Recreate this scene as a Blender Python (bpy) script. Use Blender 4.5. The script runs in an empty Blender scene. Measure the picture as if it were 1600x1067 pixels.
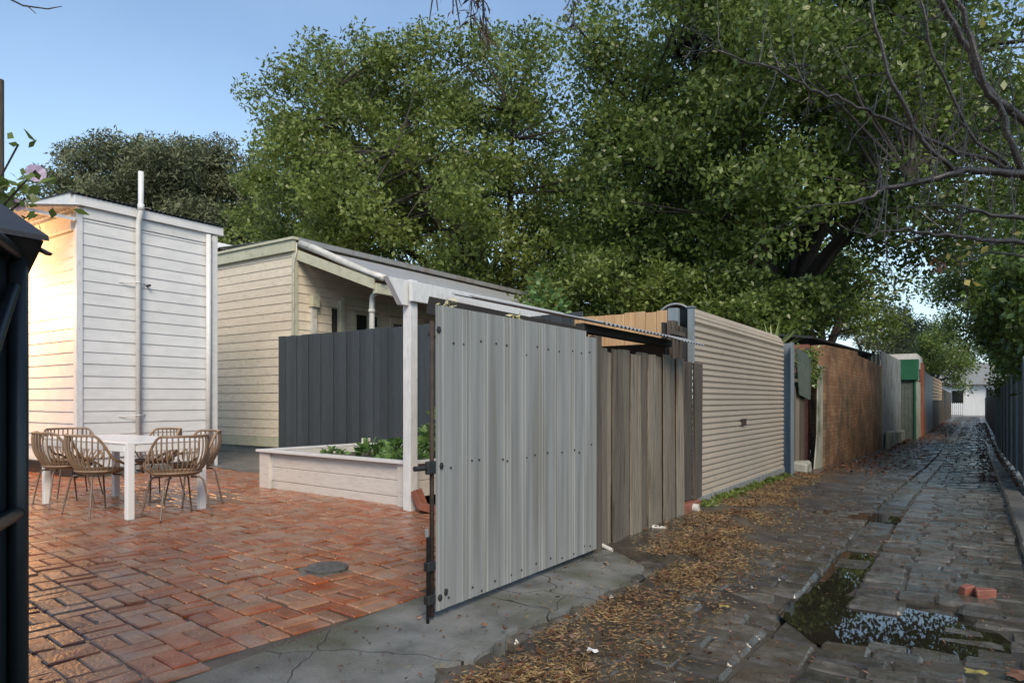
import bpy, math, random
import numpy as np
from mathutils import Matrix, Vector, noise as mnoise
R = math.radians
sc = bpy.context.scene
col = sc.collection
# ------------------------------------------------------------------ camera, sky, sun, exposure
YAW = 34.195
cam = bpy.data.cameras.new('camera'); co = bpy.data.objects.new('camera', cam); col.objects.link(co)
cam.sensor_width = 36; cam.lens = 24.0; cam.shift_y = 0.0572; cam.clip_start = 0.05; cam.clip_end = 2000
co.location = (0, 0, 1.2); co.rotation_euler = (R(90), 0, R(YAW)); sc.camera = co
SUN_EL, SUN_AZ = 40, 136          # azimuth clockwise from +Y
w = bpy.data.worlds.new('World'); sc.world = w; w.use_nodes = True
nt = w.node_tree; bg = nt.nodes['Background']
sky = nt.nodes.new('ShaderNodeTexSky'); sky.sky_type = 'NISHITA'; sky.sun_disc = False
sky.sun_elevation = R(SUN_EL); sky.sun_rotation = R(SUN_AZ); sky.air_density = 1.15; sky.dust_density = .3; sky.ozone_density = 1.2
# thin high cloud: a pale veil over the sky, thicker towards the horizon all round
tc = nt.nodes.new('ShaderNodeTexCoord'); sp = nt.nodes.new('ShaderNodeSeparateXYZ'); nt.links.new(tc.outputs['Generated'], sp.inputs[0])
vr = nt.nodes.new('ShaderNodeMapRange'); vr.inputs[1].default_value = .02; vr.inputs[2].default_value = .44; vr.inputs[3].default_value = .85; vr.inputs[4].default_value = .03; nt.links.new(sp.outputs['Z'], vr.inputs[0])
vm = nt.nodes.new('ShaderNodeMix'); vm.data_type = 'RGBA'; vm.inputs[7].default_value = (3.4, 4.8, 6.0, 1); cn = nt.nodes.new('ShaderNodeTexNoise'); cn.inputs['Scale'].default_value = 2.2; cn.inputs['Detail'].default_value = 5; nt.links.new(tc.outputs['Generated'], cn.inputs['Vector'])
ca_ = nt.nodes.new('ShaderNodeMath'); ca_.operation = 'MULTIPLY_ADD'; ca_.inputs[1].default_value = .7; ca_.use_clamp = True; nt.links.new(cn.outputs['Fac'], ca_.inputs[0])
cs_ = nt.nodes.new('ShaderNodeMath'); cs_.operation = 'SUBTRACT'; cs_.inputs[1].default_value = .38; nt.links.new(vr.outputs[0], cs_.inputs[0]); nt.links.new(cs_.outputs[0], ca_.inputs[2]); nt.links.new(ca_.outputs[0], vm.inputs[0]); nt.links.new(sky.outputs[0], vm.inputs[6])
nt.links.new(vm.outputs[2], bg.inputs[0]); bg.inputs[1].default_value = 0.115
sl = bpy.data.lights.new('sun', 'SUN'); sl.energy = 2.1; sl.angle = R(28); sl.color = (1, .86, .68)
so = bpy.data.objects.new('sun', sl); col.objects.link(so)
sd = Vector((math.sin(R(SUN_AZ))*math.cos(R(SUN_EL)), math.cos(R(SUN_AZ))*math.cos(R(SUN_EL)), math.sin(R(SUN_EL))))
so.rotation_euler = sd.to_track_quat('Z', 'Y').to_euler(); so.location = (0, -10, 20)
sc.view_settings.view_transform = 'Standard'; sc.view_settings.look = 'None'; sc.view_settings.gamma = 1
sc.view_settings.exposure = 0.82; sc.view_settings.use_curve_mapping = False

# ------------------------------------------------------------------ helpers
rng = random.Random(7); nr = np.random.default_rng(11)
def view(x, y):
    a = R(YAW); d = -math.sin(a)*x+math.cos(a)*y; r = math.cos(a)*x+math.sin(a)*y
    return d, (r/d*1067+800 if d > .3 else -9999)
class MB:
    def __init__(s): s.v = []; s.f = []
    def add(s, v, f):
        o = len(s.v); s.v += [tuple(p) for p in v]; s.f += [tuple(i+o for i in q) for q in f]; return s
    def box(s, x0, x1, y0, y1, z0, z1):
        return s.add([(x0,y0,z0),(x1,y0,z0),(x1,y1,z0),(x0,y1,z0),(x0,y0,z1),(x1,y0,z1),(x1,y1,z1),(x0,y1,z1)],
                     [(0,3,2,1),(4,5,6,7),(0,1,5,4),(1,2,6,5),(2,3,7,6),(3,0,4,7)])
    def cbox(s, x0, x1, y0, y1, z0, z1, c=.004, jit=0, rnd=None, M=None):
        c = min(c, (x1-x0)*.45, (y1-y0)*.45, (z1-z0)*.45); V = []; idx = {}
        for i, X in enumerate((x0, x1)):
            for j, Y in enumerate((y0, y1)):
                for k, Z in enumerate((z0, z1)):
                    q = rnd or rng; dx, dy, dz = [(q.random()-.5)*2*jit for _ in range(3)]
                    sx, sy, sz = (1, -1)[i], (1, -1)[j], (1, -1)[k]
                    for a, p in enumerate(((X, Y+sy*c, Z+sz*c), (X+sx*c, Y, Z+sz*c), (X+sx*c, Y+sy*c, Z))):
                        idx[i, j, k, a] = len(V); V.append((p[0]+dx, p[1]+dy, p[2]+dz))
        F = []
        for i in (0, 1):
            q = [idx[i, 0, 0, 0], idx[i, 1, 0, 0], idx[i, 1, 1, 0], idx[i, 0, 1, 0]]; F.append(q if i else q[::-1])
            q = [idx[0, i, 0, 1], idx[0, i, 1, 1], idx[1, i, 1, 1], idx[1, i, 0, 1]]; F.append(q if i else q[::-1])
            q = [idx[0, 0, i, 2], idx[1, 0, i, 2], idx[1, 1, i, 2], idx[0, 1, i, 2]]; F.append(q if i else q[::-1])
        for a in (0, 1):
            for b in (0, 1):
                F.append([idx[a, b, 0, 0], idx[a, b, 1, 0], idx[a, b, 1, 1], idx[a, b, 0, 1]][::1 if a != b else -1])
                F.append([idx[a, 0, b, 0], idx[a, 1, b, 0], idx[a, 1, b, 2], idx[a, 0, b, 2]][::1 if a == b else -1])
                F.append([idx[0, a, b, 1], idx[1, a, b, 1], idx[1, a, b, 2], idx[0, a, b, 2]][::-1 if a == b else 1])
                for k in (0, 1):
                    t = [idx[a, b, k, 0], idx[a, b, k, 1], idx[a, b, k, 2]]; F.append(t if (a+b+k) % 2 else t[::-1])
        if M: V = [M @ Vector(p) for p in V]
        return s.add(V, F)
    def tube(s, pts, r, n=8, cap=True):
        pts = [Vector(p) for p in pts]; m = len(pts); rr = r if hasattr(r, '__len__') else [r]*m; V = []; F = []
        up = None
        for i, p in enumerate(pts):
            t = (pts[min(i+1, m-1)]-pts[max(i-1, 0)]).normalized()
            if up is None: up = Vector((0, 0, 1)) if abs(t.z) < .9 else Vector((1, 0, 0))
            a = t.cross(up).normalized(); b = a.cross(t).normalized(); up = b
            for k in range(n):
                q = 2*math.pi*k/n; V.append(p+(a*math.cos(q)+b*math.sin(q))*rr[i])
        for i in range(m-1):
            for k in range(n): F.append((i*n+k, i*n+(k+1) % n, (i+1)*n+(k+1) % n, (i+1)*n+k))
        if cap: F += [tuple(range(n))[::-1], tuple((m-1)*n+k for k in range(n))]
        return s.add(V, F)
    def prof(s, pts, th, L, fn):
        """a folded sheet: 2-D polyline pts given thickness th, drawn along L; fn(a, b, l) -> xyz"""
        m = len(pts); V = []; F = []
        P = [Vector((p[0], p[1])) for p in pts]; N = []
        for i in range(m):
            t = (P[min(i+1, m-1)]-P[max(i-1, 0)]).normalized(); N.append(Vector((-t.y, t.x)))
        for l in (0, L):
            for i in range(m): V.append(fn(P[i].x, P[i].y, l))
            for i in range(m): q = P[i]+N[i]*th; V.append(fn(q.x, q.y, l))
        A = 2*m
        for i in range(m-1):
            F += [(i, i+1, A+i+1, A+i), (m+i+1, m+i, A+m+i, A+m+i+1), (i+1, i, m+i, m+i+1), (A+i, A+i+1, A+m+i+1, A+m+i)]
        F += [(0, A, A+m, m), (m-1, 2*m-1, A+2*m-1, A+m-1)]
        return s.add(V, F)
    def prism(s, poly, fn0, fn1):
        m = len(poly); V = [fn0(*p) for p in poly]+[fn1(*p) for p in poly]
        return s.add(V, [tuple(range(m))[::-1], tuple(range(m, 2*m))]+[(i, (i+1) % m, m+(i+1) % m, m+i) for i in range(m)])
    def xf(s, M): s.v = [tuple(M @ Vector(p)) for p in s.v]; return s
    def mesh(s, name, smooth=False, fix=True):
        me = bpy.data.meshes.new(name); me.from_pydata(s.v, [], s.f)
        if fix:
            import bmesh
            bm = bmesh.new(); bm.from_mesh(me); bmesh.ops.recalc_face_normals(bm, faces=bm.faces); bm.to_mesh(me); bm.free()
        if smooth: me.shade_smooth()
        return me
def np_mesh(name, V, nper, F):
    """V (n*nper,3) array, F list of faces on one unit, repeated"""
    n = len(V)//nper; F = np.array(F); k = F.shape[1]
    fi = (F[None]+(np.arange(n)*nper)[:, None, None]).reshape(-1)
    me = bpy.data.meshes.new(name); me.vertices.add(len(V)); me.vertices.foreach_set('co', V.astype(np.float32).ravel())
    nf = len(fi)//k; me.loops.add(len(fi)); me.loops.foreach_set('vertex_index', fi.astype(np.int32))
    me.polygons.add(nf); me.polygons.foreach_set('loop_start', (np.arange(nf)*k).astype(np.int32))
    me.update(); me.validate(); return me
WM = {}
def put(name, me, mat, parent=None, M=None, label=None, cat=None, group=None, kind=None):
    o = bpy.data.objects.new(name, me); col.objects.link(o); M = M or Matrix()
    if me is not None and mat is not None and not me.materials: me.materials.append(mat)
    o.matrix_basis = M; WM[o] = M
    if parent is not None: o.parent = parent; o.matrix_parent_inverse = WM[parent].inverted()
    tag(o, label, cat, group, kind); return o
def tag(o, label=None, cat=None, group=None, kind=None):
    for k, v in (('label', label), ('category', cat), ('group', group), ('kind', kind)):
        if v: o[k] = v
def thing(name, loc, label, cat, group=None): return put(name, None, None, None, Matrix.Translation(loc), label, cat, group)
def struct(name, me, mat): return put(name, me, mat, kind='structure')
def TR(x=0, y=0, z=0, rz=0, s=(1, 1, 1), rx=0, ry=0):
    return Matrix.Translation((x, y, z)) @ Matrix.Rotation(rz, 4, 'Z') @ Matrix.Rotation(ry, 4, 'Y') @ Matrix.Rotation(rx, 4, 'X') @ Matrix.Diagonal((*s, 1))
def clone(root, M, **kw):
    r = root.copy(); col.objects.link(r); r.matrix_basis = M; WM[r] = M; tag(r, **kw)
    for ch in root.children:
        c = ch.copy(); col.objects.link(c); c.parent = r
    return r
def wave(L, pitch, amp, n=6):
    k = int(L/pitch*n); return [(L*i/k, amp*math.sin(2*math.pi*L*i/k/pitch)) for i in range(k+1)]

# ------------------------------------------------------------------ materials
def mat(name, cols, rough=.6, scale=6, stretch=(1, 1, 1), bump=.15, bscale=60, rnd=0, metal=0, rough2=None, rscale=1.5, dirt=None, spec=.5, contrast=(.3, .7), dist=.01, hue=0):
    m = bpy.data.materials.new(name); m.use_nodes = True; t = m.node_tree; N = t.nodes; L = t.links
    b = N['Principled BSDF']; b.inputs['Metallic'].default_value = metal; b.inputs['Specular IOR Level'].default_value = spec
    g = N.new('ShaderNodeNewGeometry'); mp = N.new('ShaderNodeMapping'); mp.inputs['Scale'].default_value = stretch
    L.new(g.outputs['Position'], mp.inputs[0])
    def noi(sc_, det=5, src=mp):
        n = N.new('ShaderNodeTexNoise'); n.inputs['Scale'].default_value = sc_; n.inputs['Detail'].default_value = det
        L.new(src.outputs[0] if src is mp else g.outputs['Position'], n.inputs['Vector']); return n.outputs['Fac']
    def ramp(src, cs, lo, hi):
        r = N.new('ShaderNodeValToRGB'); e = r.color_ramp.elements
        while len(e) < len(cs): e.new(.5)
        for i, c in enumerate(cs): e[i].position = lo+(hi-lo)*i/max(1, len(cs)-1); e[i].color = (*c, 1)
        L.new(src, r.inputs[0]); return r.outputs[0]
    def mr(src, a, b_, c, d):
        r = N.new('ShaderNodeMapRange'); L.new(src, r.inputs[0])
        for i, q in enumerate((a, b_, c, d)): r.inputs[i+1].default_value = q
        return r.outputs[0]
    c = ramp(noi(scale), cols, *contrast)
    if rnd or hue:
        oi = N.new('ShaderNodeObjectInfo'); ad = N.new('ShaderNodeMath'); ad.operation = 'ADD'; fr = N.new('ShaderNodeMath'); fr.operation = 'FRACT'
        L.new(oi.outputs['Random'], ad.inputs[0]); L.new(g.outputs['Random Per Island'], ad.inputs[1]); L.new(ad.outputs[0], fr.inputs[0])
        h = N.new('ShaderNodeHueSaturation'); L.new(c, h.inputs['Color']); L.new(mr(fr.outputs[0], 0, 1, 1-rnd, 1+rnd), h.inputs['Value'])
        if hue:
            m2 = N.new('ShaderNodeMath'); m2.operation = 'MULTIPLY'; m2.inputs[1].default_value = 7.31; f2 = N.new('ShaderNodeMath'); f2.operation = 'FRACT'
            L.new(fr.outputs[0], m2.inputs[0]); L.new(m2.outputs[0], f2.inputs[0])
            L.new(mr(f2.outputs[0], 0, 1, .5-hue, .5+hue), h.inputs['Hue']); L.new(mr(f2.outputs[0], 0, 1, 1.12, .8), h.inputs['Saturation'])
        c = h.outputs[0]
    if dirt:
        dc, ds, lo, hi = dirt; mx = N.new('ShaderNodeMix'); mx.data_type = 'RGBA'
        L.new(mr(noi(ds, 8, mp if max(stretch) > 3.5 else None), lo, hi, 0, 1), mx.inputs[0]); L.new(c, mx.inputs[6]); mx.inputs[7].default_value = (*dc, 1); c = mx.outputs[2]
    L.new(c, b.inputs['Base Color'])
    if rough2 is None: b.inputs['Roughness'].default_value = rough
    else: L.new(mr(noi(rscale, 6, None), .38, .62, rough, rough2), b.inputs['Roughness'])
    if bump:
        bp = N.new('ShaderNodeBump'); bp.inputs['Strength'].default_value = bump; bp.inputs['Distance'].default_value = dist
        L.new(noi(bscale, 4), bp.inputs['Height']); L.new(bp.outputs[0], b.inputs['Normal'])
    return m
def leafmat(name, c1, c2, trans=.3, rough=.45, scale=.8):
    m = bpy.data.materials.new(name); m.use_nodes = True; t = m.node_tree; N = t.nodes; L = t.links; b = N['Principled BSDF']
    g = N.new('ShaderNodeNewGeometry'); n = N.new('ShaderNodeTexNoise'); n.inputs['Scale'].default_value = scale; L.new(g.outputs['Position'], n.inputs['Vector'])
    a = N.new('ShaderNodeMath'); a.operation = 'MULTIPLY_ADD'; a.inputs[1].default_value = .55; L.new(g.outputs['Random Per Island'], a.inputs[0])
    s = N.new('ShaderNodeMath'); s.operation = 'MULTIPLY_ADD'; s.inputs[1].default_value = 1.7; s.inputs[2].default_value = -.62; L.new(n.outputs['Fac'], s.inputs[0]); L.new(s.outputs[0], a.inputs[2])
    r = N.new('ShaderNodeValToRGB'); r.color_ramp.elements[0].color = (*c1, 1); r.color_ramp.elements[1].color = (*c2, 1); L.new(a.outputs[0], r.inputs[0])
    L.new(r.outputs[0], b.inputs['Base Color']); b.inputs['Roughness'].default_value = rough
    tr = N.new('ShaderNodeBsdfTranslucent'); L.new(r.outputs[0], tr.inputs[0]); mx = N.new('ShaderNodeMixShader'); mx.inputs[0].default_value = trans
    L.new(b.outputs[0], mx.inputs[1]); L.new(tr.outputs[0], mx.inputs[2]); L.new(mx.outputs[0], N['Material Output'].inputs[0]); return m
K = {}
K['soil'] = mat('soil', [(.03,.022,.015),(.07,.052,.035)], .75, 9, bump=.6, bscale=45, rough2=.3)
K['mud'] = mat('mud', [(.03,.025,.02),(.055,.047,.037),(.085,.073,.056)], .5, 4, bump=.5, bscale=50, rough2=.08, rscale=1.3)
K['sett'] = mat('bluestone', [(.04,.037,.031),(.074,.069,.058),(.112,.104,.087)], .26, 11, bump=.38, bscale=26, rnd=.38, rough2=.06, rscale=1.7, dirt=((.055,.044,.028), 4, .46, .7), hue=.02, dist=.02)
K['brick'] = mat('paving_brick', [(.195,.068,.027),(.26,.10,.044),(.30,.15,.08)], .36, 7, bump=.5, bscale=55, rnd=.2, rough2=.10, rscale=1.1, dirt=((.26,.19,.155), 4.0, .54, .76), hue=.011)
K['looseb'] = mat('red_brick', [(.17,.06,.04),(.26,.095,.06)], .6, 9, bump=.5, bscale=50)
K['conc'] = mat('concrete', [(.085,.088,.08),(.15,.155,.147),(.2,.2,.19)], .6, 4, bump=.5, bscale=60, rough2=.25, rscale=1.4, dirt=((.07,.072,.04), 1.5, .46, .66))
t = K['conc'].node_tree; g = t.nodes.new('ShaderNodeNewGeometry'); nz = t.nodes.new('ShaderNodeTexNoise'); nz.inputs['Scale'].default_value = 3; va = t.nodes.new('ShaderNodeVectorMath'); va.operation = 'MULTIPLY_ADD'; va.inputs[1].default_value = (.25, .25, .25)
vo = t.nodes.new('ShaderNodeTexVoronoi'); vo.feature = 'DISTANCE_TO_EDGE'; vo.inputs['Scale'].default_value = 1.0; lt_ = t.nodes.new('ShaderNodeMath'); lt_.operation = 'LESS_THAN'; lt_.inputs[1].default_value = .003
t.links.new(g.outputs['Position'], nz.inputs['Vector']); t.links.new(nz.outputs['Color'], va.inputs[0]); t.links.new(g.outputs['Position'], va.inputs[2]); t.links.new(va.outputs[0], vo.inputs['Vector']); t.links.new(vo.outputs[0], lt_.inputs[0])
b = t.nodes['Principled BSDF']; src = b.inputs['Base Color'].links[0].from_socket; mx = t.nodes.new('ShaderNodeMix'); mx.data_type = 'RGBA'; t.links.new(lt_.outputs[0], mx.inputs[0]); t.links.new(src, mx.inputs[6]); mx.inputs[7].default_value = (.02, .018, .014, 1); t.links.new(mx.outputs[2], b.inputs['Base Color'])
K['concd'] = mat('wet_concrete', [(.1,.095,.085),(.16,.15,.135)], .5, 3, bump=.4, bscale=40, rough2=.2)
K['asph'] = mat('asphalt', [(.05,.05,.05),(.08,.08,.08)], .3, 5, bump=.3, bscale=60)
K['water'] = mat('water', [(.014,.012,.008),(.02,.017,.011)], .015, 2, bump=0, spec=.6)
K['white'] = mat('white_paint', [(.58,.585,.57),(.66,.66,.645)], .42, 4, (1,1,3), bump=.1, bscale=30, rnd=.03, dirt=((.5,.49,.45), 5, .62, .85))
K['whitew'] = mat('weathered_white_paint', [(.55,.56,.555),(.66,.665,.66)], .5, 5, (4,4,1.5), bump=.2, bscale=30, dirt=((.36,.33,.29), 6, .62, .82))
K['plant'] = mat('planter_paint', [(.52,.49,.45),(.62,.6,.56)], .5, 5, (1,4,6), bump=.2, bscale=30, dirt=((.3,.27,.22), 5, .6, .85))
K['cream'] = mat('cream_paint', [(.60,.52,.40),(.69,.61,.48)], .5, 4, (1,1,5), bump=.3, bscale=25, rnd=.06, dirt=((.33,.27,.19), 9, .6, .74))
K['khaki'] = mat('khaki_trim', [(.42,.41,.29),(.50,.49,.36)], .5, 5, bump=.15, dirt=((.25,.23,.16), 7, .6, .8))
K['char'] = mat('charcoal_timber', [(.028,.034,.038),(.042,.05,.055)], .55, 6, (9,9,.8), bump=.3, bscale=25, rnd=.22)
K['dsteel'] = mat('dark_painted_steel', [(.016,.019,.021),(.024,.028,.03)], .35, 4, bump=.05)
K['dtimb'] = mat('dark_eave_paint', [(.014,.013,.012),(.026,.023,.02)], .5, 5, bump=.2)
K['galv'] = mat('galvanised_steel', [(.165,.168,.158),(.232,.238,.228),(.275,.28,.268)], .55, 2.6, (6,6,.25), bump=.1, bscale=9, metal=.1, dirt=((.165,.155,.13), 2.2, .52, .8))
K['post'] = mat('blue_grey_steel', [(.17,.21,.235),(.25,.29,.31)], .5, 3, (4,4,.5), bump=.08, metal=.2)
K['rust'] = mat('rusty_steel', [(.022,.016,.013),(.055,.032,.024)], .75, 14, bump=.4)
K['iron'] = mat('old_corrugated_iron', [(.27,.28,.28),(.38,.39,.39)], .5, 3, bump=.1, metal=.3, dirt=((.2,.15,.11), 3, .52, .75))
K['ironb'] = mat('blue_corrugated_iron', [(.115,.14,.15),(.2,.225,.235)], .6, 3, (3,3,.5), bump=.2, metal=.15, dirt=((.09,.075,.06), 2, .5, .75))
K['dark'] = mat('dark_timber_and_shade', [(.014,.013,.012),(.03,.027,.023)], .8, 6, bump=.3)
K['pal'] = mat('weathered_paling', [(.075,.055,.034),(.19,.165,.125),(.32,.30,.25)], .75, 2.2, (11,11,.5), bump=.9, bscale=9, rnd=.42, dirt=((.06,.05,.03), 2.2, .46, .72), dist=.03)
K['pald'] = mat('dark_weathered_timber', [(.045,.036,.026),(.1,.083,.064)], .8, 3.0, (14,14,.7), bump=.7, bscale=9, rnd=.25, dist=.02)
K['pine'] = mat('new_pine', [(.42,.25,.12),(.55,.36,.19)], .55, 2.5, (12,12,.8), bump=.25, bscale=12, rnd=.14)
K['roller'] = mat('beige_roller_door', [(.41,.35,.275),(.46,.395,.315)], .42, 1.2, bump=0, dirt=((.2,.19,.12), 9, .66, .8))
K['pvc'] = mat('white_pvc', [(.45,.44,.4),(.58,.57,.52)], .4, 5, bump=.05, dirt=((.25,.23,.18), 8, .52, .75))
K['asb'] = mat('cement_sheet', [(.24,.25,.21),(.34,.345,.3)], .7, 3, (3,3,.6), bump=.2, dirt=((.1,.11,.06), 2.2, .48, .7))
K['green'] = mat('green_paint', [(.016,.1,.05),(.022,.125,.065)], .4, 4, bump=.05)
K['gsheet'] = mat('grey_green_sheet', [(.07,.1,.085),(.12,.14,.125)], .6, 5, bump=.2)
K['redb'] = mat('red_brown_paint', [(.19,.06,.03),(.26,.09,.05)], .6, 5, bump=.2)
K['rattan'] = mat('tan_resin', [(.2,.13,.08),(.26,.175,.11)], .42, 9, bump=.1)
K['leg'] = mat('tan_steel', [(.11,.078,.055),(.16,.115,.08)], .4, 9, bump=0)
K['table'] = mat('white_table', [(.72,.71,.69),(.76,.75,.73)], .25, 3, bump=.03)
K['glass'] = mat('window_glass', [(.012,.014,.013),(.03,.032,.03)], .06, 3, bump=0)
K['black'] = mat('black_metal', [(.012,.012,.012),(.02,.02,.02)], .5, 9, bump=.2)
K['castiron'] = mat('cast_iron', [(.05,.05,.047),(.12,.12,.11)], .5, 25, bump=.8, bscale=60)
K['bark'] = mat('bark', [(.022,.018,.014),(.055,.047,.038)], .8, 4, (5,5,1), bump=.8, bscale=18, dist=.03)
K['barkw'] = mat('wet_grey_bark', [(.012,.0105,.009),(.042,.037,.033)], .4, 9, bump=.6, bscale=40)
K['straw'] = leafmat('straw_litter', (.085,.05,.022), (.37,.25,.11), .1, .6, 2.5)
K['fleaf'] = leafmat('fallen_leaves', (.06,.026,.016), (.2,.095,.05), .1, .5, 2.5)
K['yleaf'] = leafmat('yellow_leaves', (.32,.27,.06), (.46,.4,.13), .4)
K['lf1'] = leafmat('fig_leaves', (.055,.09,.02), (.28,.345,.08), .45, .4)
K['lf2'] = leafmat('dark_green_leaves', (.042,.078,.019), (.225,.30,.07), .45, .38)
K['lfe'] = leafmat('grey_green_leaves', (.06,.075,.036), (.2,.22,.11), .2, .55, .45)
K['lfp'] = leafmat('pale_olive_leaves', (.15,.18,.1), (.36,.4,.26), .3, .6)
K['ivy'] = leafmat('ivy_leaves', (.03,.06,.015), (.19,.28,.06), .3, .3, 1.2)
K['veg'] = leafmat('vegetable_leaves', (.05,.12,.03), (.22,.36,.11), .35, .4, 5)
K['blade'] = leafmat('yucca_blades', (.1,.18,.05), (.36,.42,.16), .3, .4, 3)
K['flower'] = leafmat('lilac_petals', (.5,.4,.56), (.66,.56,.68), .4, .5, 5)
K['wfl'] = leafmat('pale_yellow_petals', (.6,.56,.22), (.75,.72,.5), .4, .5, 5)
# brick wall far down the lane: courses too small to pick apart
bw = mat('old_brick_wall', [(.18,.095,.052),(.28,.16,.09),(.34,.235,.14)], .8, 2.0, bump=.4, bscale=20, dirt=((.08,.072,.045), 1.3, .47, .72)); K['bwall'] = bw
t = bw.node_tree; bt = t.nodes.new('ShaderNodeTexBrick'); g = t.nodes.new('ShaderNodeNewGeometry'); sx = t.nodes.new('ShaderNodeSeparateXYZ'); cx = t.nodes.new('ShaderNodeCombineXYZ')
t.links.new(g.outputs['Position'], sx.inputs[0]); t.links.new(sx.outputs['Y'], cx.inputs['X']); t.links.new(sx.outputs['Z'], cx.inputs['Y']); t.links.new(cx.outputs[0], bt.inputs['Vector'])
for k_, v_ in (('Scale', 1), ('Brick Width', .24), ('Row Height', .085), ('Mortar Size', .009)): bt.inputs[k_].default_value = v_
bt.inputs['Color1'].default_value = (1, 1, 1, 1); bt.inputs['Color2'].default_value = (.6, .55, .5, 1); bt.inputs['Mortar'].default_value = (.5, .5, .48, 1)
b = t.nodes['Principled BSDF']; src = b.inputs['Base Color'].links[0].from_socket; mx = t.nodes.new('ShaderNodeMix'); mx.data_type = 'RGBA'; mx.blend_type = 'MULTIPLY'; mx.inputs[0].default_value = .85
t.links.new(src, mx.inputs[6]); t.links.new(bt.outputs['Color'], mx.inputs[7]); t.links.new(mx.outputs[2], b.inputs['Base Color'])

# ------------------------------------------------------------------ ground, lane
def sm(a, b_, x): t_ = min(1, max(0, (x-a)/(b_-a))); return t_*t_*(3-2*t_)
def prof(y): return -.07-.42*sm(7, 26, y)
PUD = [(-.32, 4.45, .60, .48, .060), (-.83, 5.75, .16, .75, .05), (-1.25, 8.45, .60, .32, .05), (-.95, 4.25, .35, .3, .045)]
def zl(x, y):
    z = prof(y)+.03*abs(x+.82)
    if -.97 < x < -.66: z -= .012
    for px, py, rx, ry, dp in PUD: z -= dp*math.exp(-(((x-px)/rx)**2+((y-py)/ry)**2)**1.5*.7)
    return z
def dirtz(x, y):
    n = mnoise.noise((x*1.7, y*1.2, 3.1))*.02+mnoise.noise((x*6, y*6, 1))*.008
    if x < -1.85 and y < 4.95: return zl(x, y)-.06
    return zl(x, y)-.012+n*.5+.05*sm(-1.25, -1.95, x)*(1 if y < 14 else .6)
def grid(xs, ys, fz):
    V = [(x, y, fz(x, y)) for y in ys for x in xs]; n = len(xs)
    return V, [(j*n+i, j*n+i+1, (j+1)*n+i+1, (j+1)*n+i) for j in range(len(ys)-1) for i in range(n-1)]
ys = [-900, -60, -8, 0, 8]+[8+2*i for i in range(1, 11)]+[40, 90, 200, 900]
V, F = grid([-900, -60, -20, -2.9, 0, 1.2, 20, 60, 900], ys, lambda x, y: prof(y)-.16)
struct('ground', MB().add(V, F).mesh('ground', fix=False), K['soil'])
xs = [-2.75+.085*i for i in range(42)]
ysl = [-3+.09*i for i in range(150)]; ysl += [ysl[-1]+.3*i for i in range(1, 60)]; ysl += [ysl[-1]+1.5*i for i in range(1, 36)]
V, F = grid(xs, ysl, dirtz); struct('lane', MB().add(V, F).mesh('lane', True, False), K['mud'])
struct('street', MB().box(-40, 40, 81, 90, -.66, -.47).mesh('street'), K['asph'])
# bluestone setts
lane_set = struct('sett_paving', MB().box(-2.0, .3, -2.5, 80, -1.1, -.75).mesh('paving_base'), K['mud'])
svar = []
for i in range(12):
    q = random.Random(i); m = MB().cbox(-.14, .14, -.095, .095, -.1, 0, .021, .007, q)
    # sharpen footprint, dome the top: split chamfer sizes by axis
    V = []
    for x, y, z in m.v: V.append((x/.28, y/.19, z+(q.random()-.5)*.006))
    m.v = V; svar.append(m)
smesh = [m.mesh('sett') for m in svar]
slots = []
y = 1.2; row = 0
while y < 80:
    p = rng.uniform(.155, .2); row += 1
    for a, b_ in ((-2.05, -.955), (-.675, .30)):
        x = a-(rng.random()*.2 if a < -1 else 0)
        while x < b_-.06:
            L = rng.uniform(.19, .34)
            if x+L > b_-.1: L = b_-x
            if L > .42: L *= .5
            slots.append((x+L/2, y+p/2, L-.005, p-.004, 0)); x += L
    y += p
y = 1.2
while y < 80:
    L = rng.uniform(.32, .46); slots.append((-.815, y+L/2, .255, L-.014, 0)); y += L
pieces = []
for x, y, L, p, _ in slots:
    if rng.random() < .03: continue
    wet = max(math.exp(-(((x-a)/b_)**2+((y-c)/d)**2)) for a, c, b_, d, e in PUD)
    M = TR(x, y, zl(x, y)+rng.gauss(0, .0045+.016*wet), rng.gauss(0, .02), (L, p, 1), rng.gauss(0, .012), rng.gauss(0, .01))
    d, u = view(x, y); pieces.append((d if -30 < u < 1630 and d > 1.5 else 1e3+d*.01, M, rng.randrange(12)))
pieces.sort(key=lambda q: q[0])
for d, M, k in pieces[:300]: put('sett', smesh[k], K['sett'], lane_set, M)
def joined(name, rest, var, material, parent):
    big = MB()
    for d, M, k in rest: big.add([M @ Vector(p) for p in var[k].v], var[k].f)
    return put(name, big.mesh(name, False, True), material, parent, kind='stuff')
joined('setts', pieces[300:], svar, K['sett'], lane_set)
for i, (px, py, rx, ry, dp) in enumerate(PUD[:3]):
    V = [(max(px+rx*1.25*math.cos(a)*(1+.12*math.sin(3*a+i)), -1.0 if i == 0 else -9), py+ry*1.3*math.sin(a)*(1+.12*math.sin(3*a+i)), 0) for a in [2*math.pi*k/40 for k in range(40)]]
    zw = zl(px, py)+dp*[.36, .5, .42][i]
    put('puddle', MB().add([(a, b_, zw) for a, b_, c in V], [tuple(range(40))]).mesh('puddle', fix=False), K['water'], kind='structure')
# kerb at the right
kb = struct('kerb', MB().box(.34, .66, -2, 80, -1, -.62).mesh('kerb_base'), K['concd'])
y = 1.0
while y < 30:
    L = rng.uniform(.8, 1.3); put('kerb_stone', MB().cbox(.31, .50, y, y+L-.015, prof(y)-.1, prof(y)+.075+rng.gauss(0, .006), .018, .006).mesh('kerb_stone'), K['concd'], kb); y += L
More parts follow.
